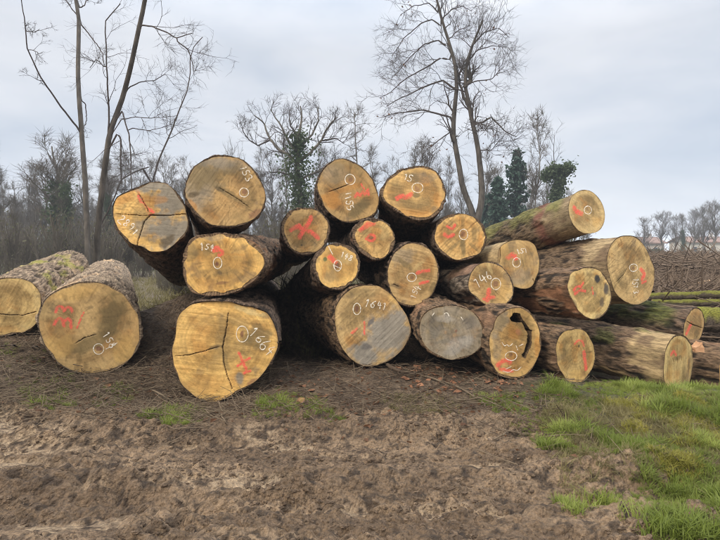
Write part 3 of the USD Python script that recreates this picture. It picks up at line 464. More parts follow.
    ax = np.array(ax); N = len(ax); tb = np.linspace(-np.pi, np.pi, M, endpoint=False)
    A, TH = np.meshgrid(ax, tb, indexing='ij'); f = A / Lg
    r_face = rad(TH); r_mean = np.sqrt((rad(tb) ** 2).mean()); rb = lerp(r_face, r_mean * (1 - .10 * f), sstep(0, .55, f)) * (1 - .05 * f)
    cosx, sinx = np.cos(TH) * R, np.sin(TH) * R
    q = np.stack([cosx, sinx, A], -1)
    wrp = .03 * (fbm(q * 3.0, 2, seed) - .5)
    rid = 1 - np.abs(2 * fbm(np.stack([cosx / .060 + wrp * 40, sinx / .060, A / .30 + s7], -1), 3, seed + 1) - 1)
    plate = noise(np.stack([cosx / .045, sinx / .045, A / .11 + s7], -1), seed + 2)
    lump = fbm(np.stack([cosx / .30, sinx / .30, A / .55 + s7], -1), 3, seed + 4) - .5
    gn = fbm(np.stack([cosx / .22, sinx / .22, A / .7 + s7], -1), 4, seed + 6)
    gm = sstep(.5 + .28 - .5 * gone - .02, .5 + .28 - .5 * gone + .03, gn) if gone < 1 else np.ones_like(gn)
    if L['bark'] in ('palestrip', 'torn', 'mossy_smooth', 'pale'):
        reach = {'palestrip': .36, 'torn': .34, 'mossy_smooth': .60, 'pale': 1.4}[L['bark']]
        gm = np.maximum(gm * .6 * (A > reach), sstep(.1, -.02, A - reach * (.45 + 1.2 * (fbm(np.stack([cosx / .12, sinx / .12, A / 1.2 + s7], -1), 3, seed + 9))) + .18 * (L['bark'] == 'torn') * (np.sin(TH) < -.2)))
    depth_w = sstep(0, .03, A)
    bump = lerp(.040 * (rid - .72) + .022 * (plate - .5), -.014 + .004 * (rid - .7), gm) * (1.25 if L['bark'] in ('flaky', 'moss') else 1)
    rb = rb + depth_w * (bump + .05 * lump * sstep(0, .4, A)) - .003 * (1 - depth_w)
    tone = lerp(C(G_), C(R_), sstep(.60, .90, rid + .45 * (plate - .5))[..., None]); tone = tone * (.75 + .5 * fbm(q * 7, 3, seed + 7))[..., None]
    bare = C(S_) * (.35 + 1.2 * fbm(np.stack([cosx / .03, sinx / .03, A / .5], -1), 3, seed + 8))[..., None] * (.7 + .6 * fbm(q * 9, 3, seed + 10))[..., None]; bare = lerp(bare, C((.12, .075, .045)), (.75 * sstep(.52, .66, fbm(np.stack([cosx / .10, sinx / .10, A / .3 + s7], -1), 4, seed + 12)))[..., None])
    bc = lerp(tone, bare, gm[..., None])
    if L['bark'] == 'mossy_smooth': bc = lerp(bc, C((.17, .06, .045)), (.7 * sstep(.16, .05, np.abs(A - .62 - .25 * (fbm(q * 4, 3) - .5))) )[..., None])
    if moss:
        up_ = e2[2] * np.sin(TH) + e1[2] * np.cos(TH); mm = sstep(.62 - .45 * moss, .76 - .45 * moss, fbm(np.stack([cosx / .2, sinx / .2, A / .4 + s7], -1), 4, seed + 11)) * sstep(-.2, .5, up_) * sstep(.08, .25, A)
        mcol_ = {'moss': (.34, .31, .06), 'moss_dark': (.10, .11, .025)}.get(L['bark'], (.17, .16, .05)); bc = lerp(bc, C(mcol_) * (.6 + .8 * plate)[..., None], (.85 * mm)[..., None]); rb = rb + .010 * mm
    u2, v2 = (rb * np.cos(TH)).ravel(), (rb * np.sin(TH)).ravel(); body = W(u2, v2, A.ravel())
    # rim of cut bark between wood and outside, flush with the face
    rin = rad(tb) - np.interp(tb, tt, rimv, period=2 * np.pi); rimn = 3; rims = []
    for k in range(rimn):
        g = k / rimn; rk = lerp(rin - .002, rb[0], g); rims.append(W(rk * np.cos(tb), rk * np.sin(tb), hgt(rk * np.cos(tb), rk * np.sin(tb)) + .003 + .004 * (g > .3) * noise(np.stack([np.cos(tb) * 20, np.sin(tb) * 20, tb * 0 + k], -1)) - .002 * (k == 0) * 0))
    rimc = np.tile(lerp(C(R_), C((.34, .22, .11)), .35), (rimn * M, 1)) * (.6 + .8 * noise(np.column_stack([np.tile(np.cos(tb) * 14, rimn), np.tile(np.sin(tb) * 14, rimn), np.repeat(np.arange(rimn), M) * 1.7])))[:, None]
    rimc[:M] = C((.33, .21, .10))
    endc = W(np.zeros(1), np.zeros(1), np.array([ax[-1]]))
    V = np.vstack(rims + [body, endc]); rows = rimn + N
    i, j = np.meshgrid(np.arange(rows - 1), np.arange(M), indexing='ij'); kq = np.stack([i * M + j, i * M + (j + 1) % M, (i + 1) * M + (j + 1) % M, (i + 1) * M + j], -1).reshape(-1, 4)
    kq = kq[:, [0, 3, 2, 1]]
    F_ = np.vstack([kq[:, [0, 1, 2]], kq[:, [0, 2, 3]], [[(rows - 1) * M + k, len(V) - 1, (rows - 1) * M + (k + 1) % M] for k in range(M)]])
    bcol_ = np.vstack([rimc, np.clip(bc.reshape(-1, 3), .012, .7), [[.1, .08, .06]]])
    fcb = np.vstack([np.column_stack([np.tile(np.cos(tb) * R, rimn), np.tile(np.sin(tb) * R, rimn), np.repeat(np.arange(rimn), M) * .01 + s7]), np.column_stack([cosx.ravel(), sinx.ravel(), A.ravel() + s7]), [[0, 0, 0]]])
    obj('bark', (V, F_), M_bark, t, smooth=True, col=bcol_, fc=fcb, bare=np.concatenate([np.zeros(rimn * M), gm.ravel(), [0]]))
    # paint
    def lay(poly, mat_, name, cover_fn, step, lift):
        poly = poly.intersection(face.buffer(-.004))
        if poly.is_empty or poly.area < 1e-5: return
        if poly.geom_type not in ('Polygon', 'MultiPolygon'): poly = unary_union([g for g in poly.geoms if g.area > 0])
        p, tri = fill(poly, step, seed, step); u, v = p.T; w = hgt(u, v) - lift
        for line, cw in L.get('cracks', []):
            ln = np.array([uv(np.array([x]), np.array([y]))[0] for x, y in line], float); w = w + .025 * sstep(cw * scale, cw * scale * .4, segdist(p, ln))
        obj(name, (W(u, v, w), tri), mat_, cf, smooth=True, cover=cover_fn(p), fc=np.stack([u, v, np.full_like(u, s7)], -1))
    def px_line(pts): pts = np.array(pts, float); return LineString(uv(pts[:, 0], pts[:, 1]))
    def smooth_line(pts):
        pts = np.array(pts, float)
        if len(pts) < 3: return pts
        for _ in range(2):
            n = [pts[0]]
            for a_, b_ in zip(pts[:-1], pts[1:]): n += [a_ * .75 + b_ * .25, a_ * .25 + b_ * .75]
            pts = np.array(n + [pts[-1]])
        return pts
    wl = .46 * scale
    def brush_(pts, k=1.0):
        pts = np.asarray(pts, float); pts = resample_(pts, max(6, int(len(pts) * 1.3))); wv = k * wl * (.55 + .9 * noise(np.column_stack([pts * .6, pts[:, 0] * 0 + s7])))
        return unary_union([px_line(pts[i:i + 2]).buffer((wv[i] + wv[i + 1]) / 2) for i in range(len(pts) - 1)])
    for (x, y, rx, ry) in L.get('ring', []):
        an = np.linspace(0, 2 * np.pi * 1.04, 30) + rg.uniform(0, 6); lo_ = 1 + .07 * (noise(np.column_stack([an * 1.1, an * 0 + s7, an * 0])) - .5); pts_ = np.stack([x + rx * np.cos(an) * lo_, y + ry * np.sin(an) * lo_], 1); pl = brush_(pts_, .85)
        lay(pl, M_white, 'white_ring', lambda p: np.full(len(p), .82) + .2 * noise(np.column_stack([p * 60, p[:, 0] * 0])), .006, .0030)
    for (txt, x, y, ang_, h) in L.get('num', []):
        ca, sa = math.cos(math.radians(ang_)), math.sin(math.radians(ang_)); wd = .78; tot = wd * len(txt) - .18; gs = []
        for k, ch in enumerate(txt):
            jx, jy = rg.normal(0, .05, 2); ja = rg.normal(0, .14); js = rg.uniform(.85, 1.15)
            for s in STROKES[ch]:
                s = np.array(s, float) + rg.normal(0, .035, (len(s), 2)); s = smooth_line(((s - [.3, .5]) @ np.array([[math.cos(ja), math.sin(ja)], [-math.sin(ja), math.cos(ja)]])) * js + [.3, .5]); xx = (s[:, 0] + k * wd - tot / 2 + jx) * h; yy = -(s[:, 1] - .5 + jy) * h; gs.append(brush_(np.stack([x + xx * ca - yy * sa, y + xx * sa + yy * ca], 1)))
        lay(unary_union(gs), M_white, 'white_number', lambda p: np.full(len(p), .78) + .25 * noise(np.column_stack([p * 45, p[:, 0] * 0])), .006, .0034)
    if L.get('white'):
      for s in L['white']:
        lay(brush_(smooth_line(s)), M_white, 'white_mark', lambda p: np.full(len(p), .75) + .25 * noise(np.column_stack([p * 45, p[:, 0] * 0])), .006, .0038)
    if L.get('red'):
        lines = [(px_line(smooth_line(s)), wd * scale * .5) for s, wd in L['red']]
        pl = unary_union([l.buffer(wd * 2.1 + .012) for l, wd in lines])
        def cov(p):
            pts = shapely.points(p); c = np.zeros(len(p))
            for l, wd in lines: c = np.maximum(c, 1.45 * sstep(wd * 2.1 + .012, wd * .2, shapely.distance(pts, l)))
            return c * (.72 + .5 * (fbm(np.column_stack([p * 35, p[:, 0] * 0 + s7]), 3) - .4))
        lay(pl, M_red, 'red_paint', cov, .008, .0024)
for k, L in enumerate(LOGS): make_log(L, k + 1)

# ------------------------------------------------------------------ trees
def resample(pts, n):
    pts = np.asarray(pts, float); d = np.concatenate([[0], np.cumsum(np.linalg.norm(np.diff(pts, axis=0), axis=1))]); t = np.linspace(0, d[-1], n)
    return np.stack([np.interp(t, d, pts[:, k]) for k in range(pts.shape[1])], 1)
def spawn(rg, P, R, k, l0, l1, n, al=(35, 65), up=.25, wander=.18, rs=.55, tmin=.25, rend=.3, rmin=.003, tpow=1.0):
    B, m, _ = P.shape; t = tmin + (1 - tmin) * rg.random((B, k)) ** tpow; x = t * (m - 1); i = np.minimum(x.astype(int), m - 2); fr = (x - i)[..., None]; bi = np.arange(B)[:, None]
    pos = P[bi, i] * (1 - fr) + P[bi, i + 1] * fr; tan = unit(P[bi, i + 1] - P[bi, i]); r = R[bi, i] * (1 - fr[..., 0]) + R[bi, i + 1] * fr[..., 0]
    pos, tan, r, t = pos.reshape(-1, 3), tan.reshape(-1, 3), r.reshape(-1), t.reshape(-1); N = len(pos)
    q = rg.normal(size=(N, 3)); q = unit(q - (q * tan).sum(1, keepdims=True) * tan); a = np.radians(rg.uniform(*al, N))[:, None]
    d = unit(tan * np.cos(a) + q * np.sin(a) + [0, 0, up]); ln = rg.uniform(l0, l1, N) * (1.15 - .6 * t); pts = [pos]
    for s in range(n - 1):
        d = unit(d + rg.normal(0, wander, (N, 3)) + [0, 0, up * .25]); pts.append(pts[-1] + d * (ln / (n - 1))[:, None])
    r0 = np.maximum(r * rs, rmin); return np.stack(pts, 1), r0[:, None] * np.linspace(1, rend, n)[None]
def cards(rg, pos, size, aspect=1.5, up=0.0):
    N = len(pos); a = unit(rg.normal(size=(N, 3)) + [0, 0, up]); b = unit(np.cross(a, rg.normal(size=(N, 3)))); s = (size * rg.uniform(.6, 1.3, N))[:, None]
    v = np.stack([pos - a * s * aspect * .5, pos + b * s * .5, pos + a * s * aspect * .5, pos - b * s * .5], 1).reshape(-1, 3); i = np.arange(N)[:, None] * 4
    return v, np.vstack([i + [0, 1, 2], i + [0, 2, 3]])
def ops(x, loc, rz=0, sc=(1, 1, 1)):
    x.AddTranslateOp().Set(Gf.Vec3d(*map(float, loc))); x.AddRotateZOp().Set(float(rz)); x.AddScaleOp().Set(Gf.Vec3f(*map(float, sc)))
def empty(name, label, category, loc, rz=0, sc=(1, 1, 1), group=None):
    x = UsdGeom.Xform.Define(stage, numbered('/World/' + name)); ops(x, loc, rz, sc); return tag(x, label, category, group)
def dup(root, label, category, loc, rz, sc, group=None):
    base = str(root.GetPath()).rstrip('0123456789').rstrip('_'); x = UsdGeom.Xform.Define(stage, numbered(base)); ops(x, loc, rz, sc); x.GetPrim().GetReferences().AddInternalReference(root.GetPath()); x.GetPrim().SetInstanceable(True)
    return tag(x, label, category, group)

def wild(rg, form):
    """trunk, boughs and twigs of a bare tree 10 m tall at the origin"""
    h = 10.0
    if form == 'slender': trunk, tr, k, l, al, up, tm = 10, .095, (26, 8, 6), (1.1, 2.5), (28, 52), .55, .35
    elif form == 'spread': trunk, tr, k, l, al, up, tm = 7.0, .20, (15, 8, 7), (3.0, 5.2), (35, 70), .45, .30
    elif form == 'field': trunk, tr, k, l, al, up, tm = 7.5, .17, (22, 10, 9), (2.6, 4.4), (30, 65), .5, .28
    elif form == 'larch': trunk, tr, k, l, al, up, tm = 10, .13, (46, 5, 4), (1.0, 2.1), (70, 95), .05, .22
    else: trunk, tr, k, l, al, up, tm = 9.0, .15, (24, 9, 7), (1.8, 3.5), (30, 62), .6, .30
    z = np.linspace(0, trunk, 14); w = np.cumsum(rg.normal(0, .07, (14, 2)), 0); P0 = np.column_stack([w, z])[None]; R0 = (tr * np.linspace(1, .22, 14))[None]
    P1, R1 = spawn(rg, P0, R0, k[0], l[0], l[1], 7, al, up, .16, .55, tm); P2, R2 = spawn(rg, P1, R1, k[1], l[0] * .35, l[1] * .45, 5, (30, 65), .3, .2, .6, .2, rmin=.010)
    P3_, R3 = spawn(rg, P2, R2, k[2], .25, .85, 3, (25, 65), .2, .25, .7, .15, rmin=.0115 if form == 'field' else .0105)
    return (tubes(P0, R0, 7), cat([tubes(P1, R1, 5), tubes(P2, R2, 3, False), tubes(P3_, R3, 3, False)]), P0[0], P1)
protos = {}
def wood_tree(form, seed, name, label, loc, height, rz, group, ivy=0.0, wide=1.0, cat_='tree'):
    key = (form, seed, ivy > 0); s = height / 10.0; sc = (s * wide, s * wide, s)
    if key in protos: return dup(protos[key], label, cat_, loc, rz, sc, group)
    rg = np.random.default_rng(seed); trunk, crown, P0, P1 = wild(rg, form); x = empty(name, label, cat_, loc, rz, sc, group); protos[key] = x
    obj('trunk', trunk, M_trunk_pale, x, smooth=True); obj('crown', crown, M_far, x)
    if ivy:
        n = int(2600 * ivy); t = rg.random(n) ** 1.3 * .72; x_ = t * 13; i = np.minimum(x_.astype(int), 12); p = P0[i] + (P0[i + 1] - P0[i]) * (x_ - i)[:, None]
        p = p + rg.normal(0, 1, (n, 3)) * (.20 + .16 * np.abs(np.sin(t * 17)))[:, None] * (1 - .5 * t[:, None]); obj('ivy', cards(rg, p, .13), M_ivy, x)
    return x
rg = np.random.default_rng(77)
def gz(x, y): return float(ground_z(np.array([x]), np.array([y]))[0])
def spot(px, Y): x = (px - 360) / F * Y; return np.array([x, Y, gz(x, Y) - .08])
def height_to(py, Y, base): return (250 - py) / F * Y + 1.55 - base[2]
# wood behind the left logs
GW = 'bare trees of the wood behind the left logs'
left = [(-14,40,150,'plain'),(6,52,182,'slender'),(20,60,186,'plain'),(33,46,176,'slender'),(48,55,168,'plain'),(102,44,172,'slender'),(112,58,166,'plain'),(126,48,163,'slender'),(139,62,170,'plain'),(150,50,172,'slender'),
        (166,56,163,'plain'),(177,47,178,'slender'),(190,60,165,'plain'),(205,52,180,'slender'),(246,58,172,'plain'),(262,50,160,'slender'),(272,62,168,'plain'),(-4,34,196,'slender'),(14,38,205,'slender'),(28,66,180,'plain'),(87,66,176,'plain'),(134,40,198,'slender')]
for k, (px, Y, top, form) in enumerate(left):
    b = spot(px, Y); wood_tree(form, 100 + k % 3, 'bare_tree', 'thin bare grey tree in the wood behind the left logs', b, height_to(top, Y, b), rg.uniform(0, 360), GW, wide=rg.uniform(1.0, 1.45))
b = spot(56, 38); wood_tree('plain', 201, 'ivy_stemmed_tree', 'pale bare tree with ivied stem, tallest in the wood behind the left logs', b, height_to(134, 38, b), 20, None, ivy=1.0, wide=1.5)
b = spot(68, 36); wood_tree('slender', 202, 'ivy_stemmed_tree', 'dark green ivy-wrapped stem beside the tallest pale tree of the left wood', b, height_to(150, 36, b), 80, None, ivy=1.6, wide=.9)
b = spot(110, 42); wood_tree('slender', 203, 'ivy_stemmed_tree', 'narrow ivy-covered tree just left of the half grey high log', b, height_to(168, 42, b), 140, None, ivy=1.6, wide=.8)
b = spot(233, 48); wood_tree('spread', 204, 'bare_tree', 'small round-crowned bare tree above the round log topping the left stack', b, height_to(138, 48, b), 30, None, wide=.55)
# wood behind the middle and right of the stack
GM = 'bare trees behind the middle of the stack'
for k, (px, Y, top, form) in enumerate([(288,44,150,'slender'),(322,52,150,'plain'),(336,40,168,'slender'),(345,58,165,'plain'),(372,55,160,'slender'),(392,50,166,'plain'),(404,60,178,'slender'),(418,46,160,'slender'),(434,58,170,'plain'),(448,50,168,'slender'),(462,62,178,'plain'),(487,54,160,'slender'),(498,48,170,'plain'),(528,60,178,'slender'),(545,56,172,'plain'),(570,62,196,'slender')]):
    b = spot(px, Y); wood_tree(form, 100 + (k + 1) % 3, 'bare_tree', 'thin bare grey tree behind the middle of the log stack', b, height_to(top, Y, b), rg.uniform(0, 360), GM, wide=rg.uniform(.8, 1.1))
b = spot(357, 42); wood_tree('larch', 205, 'bare_larch', 'bare larch with level branches behind the log topping the middle stack', b, height_to(112, 42, b), 0, None, wide=.75, cat_='tree')
b = spot(426, 40); wood_tree('plain', 206, 'ivy_stemmed_tree', 'ivy-clad tree left of the tall forked tree, just above the middle stack', b, height_to(142, 40, b), 50, None, ivy=1.8, wide=.8)
b = spot(537, 44); wood_tree('slender', 207, 'bare_tree', 'slim bare tree between the tall fir and the ivy-topped tree', b, height_to(124, 44, b), 70, None, wide=.9)
# far row on the right
GR = 'trees of the far row at the right'
for k, (px, Y, top, form, w, lab) in enumerate([(645,96,215,'field',1.1,'low round bare tree leftmost in the far row'),(661,100,208,'field',1.0,'broad bare tree beside the pink house in the far row'),(674,104,212,'field',.9,'bare tree just left of the dark ivied tree in the far row'),(691,98,205,'field',1.0,'bare tree just right of the dark ivied tree in the far row'),(704,92,203,'field',1.0,'tall bare tree before the white house'),(716,88,196,'field',1.05,'tallest bare tree of the far row, at the picture edge')]):
    b = spot(px, Y); wood_tree(form, 300 + k % 2, 'field_tree', lab, b, height_to(top, Y, b), rg.uniform(0, 360), GR, wide=w * 1.15)
b = spot(683, 94); wood_tree('plain', 302, 'ivy_stemmed_tree', 'dark ivy-covered tree in the far row at the right', b, height_to(216, 94, b), 0, None, ivy=2.2, wide=.9)

def fir(name, label, px, Y, top, width_px, seed, bottom=.04):
    rg = np.random.default_rng(seed); b = spot(px, Y); h = height_to(top, Y, b); w = width_px / F * Y * .5; x = empty(name, label, 'fir tree', b)
    z = np.linspace(0, h, 10); P0 = np.column_stack([z * 0, z * 0, z])[None]; obj('trunk', tubes(P0, (.16 * np.linspace(1, .1, 10))[None], 6), M_trunk, x, smooth=True)
    n = 170; t = bottom + (1 - bottom) * rg.random(n) ** .85; an = rg.uniform(0, 2 * np.pi, n); ln = w * (1 - t) ** .75 * rg.uniform(.55, 1.75, n) + .10
    s = np.linspace(0, 1, 5)[None, :, None]; d = np.stack([np.cos(an), np.sin(an), rg.uniform(-.35, .15, n)], -1)[:, None]; P = np.stack([an * 0, an * 0, t * h], -1)[:, None] + d * ln[:, None, None] * s + np.array([0, 0, 1.0]) * (.12 * ln[:, None, None] * s ** 3)
    obj('branches', tubes(P, np.full((n, 5), .018), 3, False), M_trunk, x)
    m = 22; k = rg.random((n, m)); pos = np.stack([np.stack([np.interp(k[i], np.linspace(0, 1, 5), P[i, :, c]) for c in range(3)], -1) for i in range(n)]).reshape(-1, 3) + rg.normal(0, .10, (n * m, 3)) - [0, 0, .06]
    obj('needles', cards(rg, pos, .20, 2.2), M_fir, x)
fir('fir_tree', 'tall dark fir behind the topmost right log', 516, 45, 151, 40, 1)
fir('fir_tree', 'short dark fir just left of the tall one', 497, 43, 178, 34, 2)
fir('fir_tree', 'low dark fir at the foot of the tall forked tree', 485, 50, 196, 32, 3)
b = spot(557, 40); x = empty('ivy_topped_tree', 'thin tree with a thick ivy head above the topmost right log', 'tree', b); r5 = np.random.default_rng(9); h = height_to(128, 40, b)
z = np.linspace(0, h * .95, 14); P0 = np.column_stack([np.cumsum(r5.normal(0, .04, (14, 2)), 0), z])[None]; R0 = (.09 * np.linspace(1, .15, 14))[None]
P1, R1 = spawn(r5, P0, R0, 16, .9, 2.4, 6, (30, 60), .5, .18, .5, .62); P2, R2 = spawn(r5, P1, R1, 6, .4, 1.0, 4, (30, 60), .2, .2, .6, .2, rmin=.008)
obj('trunk', tubes(P0, R0, 6), M_trunk, x, smooth=True); obj('crown', cat([tubes(P1, R1, 4), tubes(P2, R2, 3, False)]), M_twig, x)
cen = np.array([[0, 0, .70], [.35, .1, .68], [-.45, 0, .69], [-.75, .2, .66], [.7, -.1, .71], [.05, 0, .61], [0, .1, .55], [-.1, 0, .50]]) * [1, 1, h]
obj('ivy', cards(r5, cen[r5.integers(0, 8, 3600)] + r5.normal(0, 1, (3600, 3)) * [.26, .26, .24], .14), M_ivy, x)

def traced(name, label, Y, limbs, twigs, seed, mat_twig, mat_trunk, sway=.5):
    """a nearer bare tree: limbs given as picture points with widths; each starts on the limb it leaves and wanders in depth"""
    rg = np.random.default_rng(seed); base = spot(limbs[0][0][0][0], Y); x = empty(name, label, 'tree', base); done2, done3 = [], []; big, small = [], []
    for li, (pts, w0, w1) in enumerate(limbs):
        p = resample(pts, 26); y0 = Y
        if done2:
            a2 = np.vstack(done2); j = np.argmin(np.linalg.norm(a2 - p[0], axis=1)); a3 = np.vstack(done3)[j]; y0 = a3[1]
        n = len(p); ln = np.linalg.norm(p[-1] - p[0]) / F * Y
        yy = y0 + np.linspace(0, 1, n) * rg.uniform(-1, 1) * sway * ln + .03 * ln * np.cumsum(rg.normal(0, .4, n)) * np.linspace(0, 1, n)
        p = p + np.column_stack([np.cumsum(rg.normal(0, .36, n)), np.cumsum(rg.normal(0, .2, n))]) * np.minimum(np.arange(n), 3)[:, None] / 3 * .8
        q = at(p[:, 0], p[:, 1], yy)
        if li == 0: q = np.vstack([base[None], q]); q = np.vstack([q[:1], resample(q, 25)[1:], q[-1:]])[:26]
        if done2: q[0] = a3
        done2.append(p); done3.append(q); r = np.linspace(w0, w1, 26) * Y / F / 2
        (big if w0 > 2.2 else small).append((q, r))
    f = lambda a: tubes(np.array([i[0] - base for i in a]), np.array([i[1] for i in a]), 8)
    obj('trunk', f(big), mat_trunk, x, smooth=True); out = [f(small)] if small else []
    for src, k, l0, l1, al, up, tm, rm in twigs:
        a = {'big': big, 'small': small or big, 'all': big + small}[src]; P = np.array([i[0] - base for i in a]); R = np.array([i[1] for i in a])
        P1, R1 = spawn(rg, P, R, k, l0, l1, 8, al, up, .2, .45, tm, rmin=rm * 1.6); P2, R2 = spawn(rg, P1, R1, 6, l0 * .4, l1 * .5, 5, (25, 60), up * .5, .22, .6, .2, rmin=rm); P3_, R3 = spawn(rg, P2, R2, 4, l0 * .2, l1 * .25, 3, (25, 60), 0, .2, .7, .2, rmin=rm * .8)
        out += [tubes(P1, R1, 4, False), tubes(P2, R2, 3, False), tubes(P3_, R3, 3, False)]
    obj('crown', cat(out), mat_twig, x); return x, base, done3, rg
# two young trees behind the left logs
traced('young_tree', 'thin tall tree at far left with one long branch curving up left', 13.5, [
    ([(88,262),(87,235),(85,180),(82.5,153),(81,127),(79,100),(77.3,73),(78.2,43),(79,17),(75,-4),(72,-30),(74,-60)], 6, 3.6),
    ([(81,131),(70,119),(60,107),(50,92),(41,80),(33,62),(27.5,50),(25,30),(22.5,12),(21,-6)], 2.0, .7), ([(27,50),(33,51),(41,55)], .8, .4), ([(26,31),(34,32),(41,28)], .8, .4),
    ([(79,20),(74,12),(66,3),(58,-4)], 1.4, .7), ([(79,8),(86,5),(92,-2)], 1.4, .8), ([(81,100),(85,104),(87,114),(86,124),(82,128)], 1.2, .8),
    ([(80,23),(88,34),(96,45),(102,54),(104,66)], 1.5, .8)], [('small', 3, .25, .7, (30, 60), .1, .2, .004)], 21, M_twig, M_trunk)
traced('young_tree', 'leaning two-stemmed young tree behind the half grey high log', 14.0, [
    ([(96,262),(98,235),(100,205),(104,172),(108,143),(113,123),(120,107),(127,83),(132,57),(137,27),(142,0),(146,-30)], 6.6, 3.6),
    ([(98,230),(110,202),(122,178),(137,170),(150,166)], 1.7, 1.1), ([(150,190),(157,165),(163,150),(172,132),(180,110),(187,93),(191,75),(191,58),(195,45),(203,37)], 2.0, .8),
    ([(140,25),(153,27),(165,33),(176,40),(192,35)], 1.5, .7), ([(176,40),(188,52),(192,72),(197,62)], 1.1, .5), ([(108,143),(107.5,120),(107,100),(105,67),(104,43),(103,23),(110,14),(118,5)], 1.9, .8),
    ([(115,133),(120,136),(121,160),(121,185)], 1.7, 1.2), ([(121,108),(130,135),(134,165),(135,190)], 1.4, 1.0), ([(127,89),(140,82),(155,81),(164,75)], 1.2, .6), ([(119,120),(135,116),(150,117),(177,115)], .9, .4), ([(104,67),(95,60),(88,68)], 1.0, .5), ([(131,128),(150,130),(170,124)], .9, .4)],
    [('small', 7, .35, 1.5, (35, 75), .12, .15, .0032)], 22, M_twig, M_trunk)
# the tall forked tree in the centre
tx, tb, t3, r7 = traced('forked_tree', 'tall forked bare tree with wide twiggy crown behind the middle stack', 24.0, [
    ([(477,245),(474,217),(468,200),(462,187),(457,158),(453,137),(454,112),(457,87),(453,58),(445,33),(439,12),(436,-2)], 7.6, 2.0),
    ([(476,228),(482,200),(483,183),(479,154),(474,129),(468,104),(464,83),(466,62),(474,37),(481,20)], 7.2, 1.8), ([(464,88),(471,80),(470,70)], 4, 3.2), ([(469,107),(463,95),(459,80),(456,65)], 3.5, 1.4),
    ([(453,118),(440,115),(424,110),(410,112),(399,113),(384,118)], 2.2, .7), ([(456,90),(443,80),(430,84),(412,92),(396,98),(384,106)], 2.2, .6), ([(453,60),(440,58),(425,68),(408,78),(392,92),(380,98)], 1.9, .5), ([(450,48),(438,40),(424,44),(408,58),(396,75)], 1.7, .5),
    ([(443,28),(432,20),(420,24),(405,38),(392,56)], 1.5, .5), ([(441,20),(452,10),(462,6),(472,12)], 1.4, .5), ([(473,124),(484,122),(493,117),(500,124),(508,132),(518,137)], 2.3, .7), ([(466,65),(480,50),(494,46),(506,48)], 1.6, .5), ([(470,48),(484,32),(498,28),(510,38)], 1.6, .5),
    ([(464,85),(478,80),(492,78),(504,66)], 1.5, .5), ([(439,14),(428,4),(414,6),(400,16)], 1.3, .4), ([(447,40),(458,30),(468,26)], 1.3, .5), ([(453,130),(440,140),(428,150),(420,160)], 1.4, .5), ([(479,150),(490,150),(500,140)], 1.2, .4)],
    [('small', 13, .8, 2.6, (30, 65), .12, .12, .0062), ('big', 12, .6, 2.2, (35, 70), .2, .45, .0062)], 23, M_twig, M_trunk, .45)
nest = at(482, 126, 23.6) - tb; P, R = [], []
for k in range(90):
    c = nest + r7.normal(0, 1, 3) * [.30, .3, .16]; d = unit(r7.normal(size=3)) * r7.uniform(.15, .35); P.append([c - d, c, c + d + r7.normal(0, .04, 3)]); R.append([.010, .012, .008])
obj('twig_cluster', tubes(P, R, 3, False), M_twig, tx)
lv = np.vstack(t3); lv = np.vstack([a[9:] for a in t3[4:]]); obj('hanging_leaves', cards(r7, lv[r7.integers(0, len(lv), 90)] - tb + r7.normal(0, .25, (90, 3)) - [0, 0, .1], .075), M_dead, tx)
# ivied oak behind the gap between the stacks
ix, ib, i3, r8 = traced('ivied_oak', 'ivied crooked oak above the small log with the red cross', 30.0, [
    ([(303,262),(303,230),(301,200),(298,172),(298,152),(300,135),(303,118),(301,108)], 9, .8), ([(298,165),(288,155),(277,150),(268,140),(262,124),(252,116)], 3.6, .9), ([(297,152),(288,140),(280,126),(272,112)], 3.0, .8), ([(299,140),(290,126),(290,112)], 2.2, .7),
    ([(300,160),(312,152),(322,140),(330,124),(338,116)], 3.4, .9), ([(299,148),(312,135),(318,120),(317,106)], 2.8, .8), ([(268,141),(258,146),(248,140),(240,128)], 1.6, .6), ([(322,141),(334,138),(344,142)], 1.6, .6), ([(303,178),(322,170),(334,160)], 2.4, .7), ([(297,176),(280,172),(266,172)], 2.2, .7)],
    [('all', 9, .6, 2.1, (35, 70), .25, .25, .008)], 24, M_twig, M_trunk_pale)
tr = i3[0]; tt_ = r8.random(5200) * .80; j = (tt_ * 25).astype(int); obj('ivy', cards(r8, tr[j] - ib + (tr[np.minimum(j + 1, 25)] - tr[j]) * r8.random((5200, 1)) + r8.normal(0, 1, (5200, 3)) * [.30, .30, .25] * (.45 + 1.5 * noise(np.column_stack([tt_ * 22, tt_ * 0, tt_ * 0])) ** 1.5)[:, None], .11), M_ivy, ix)

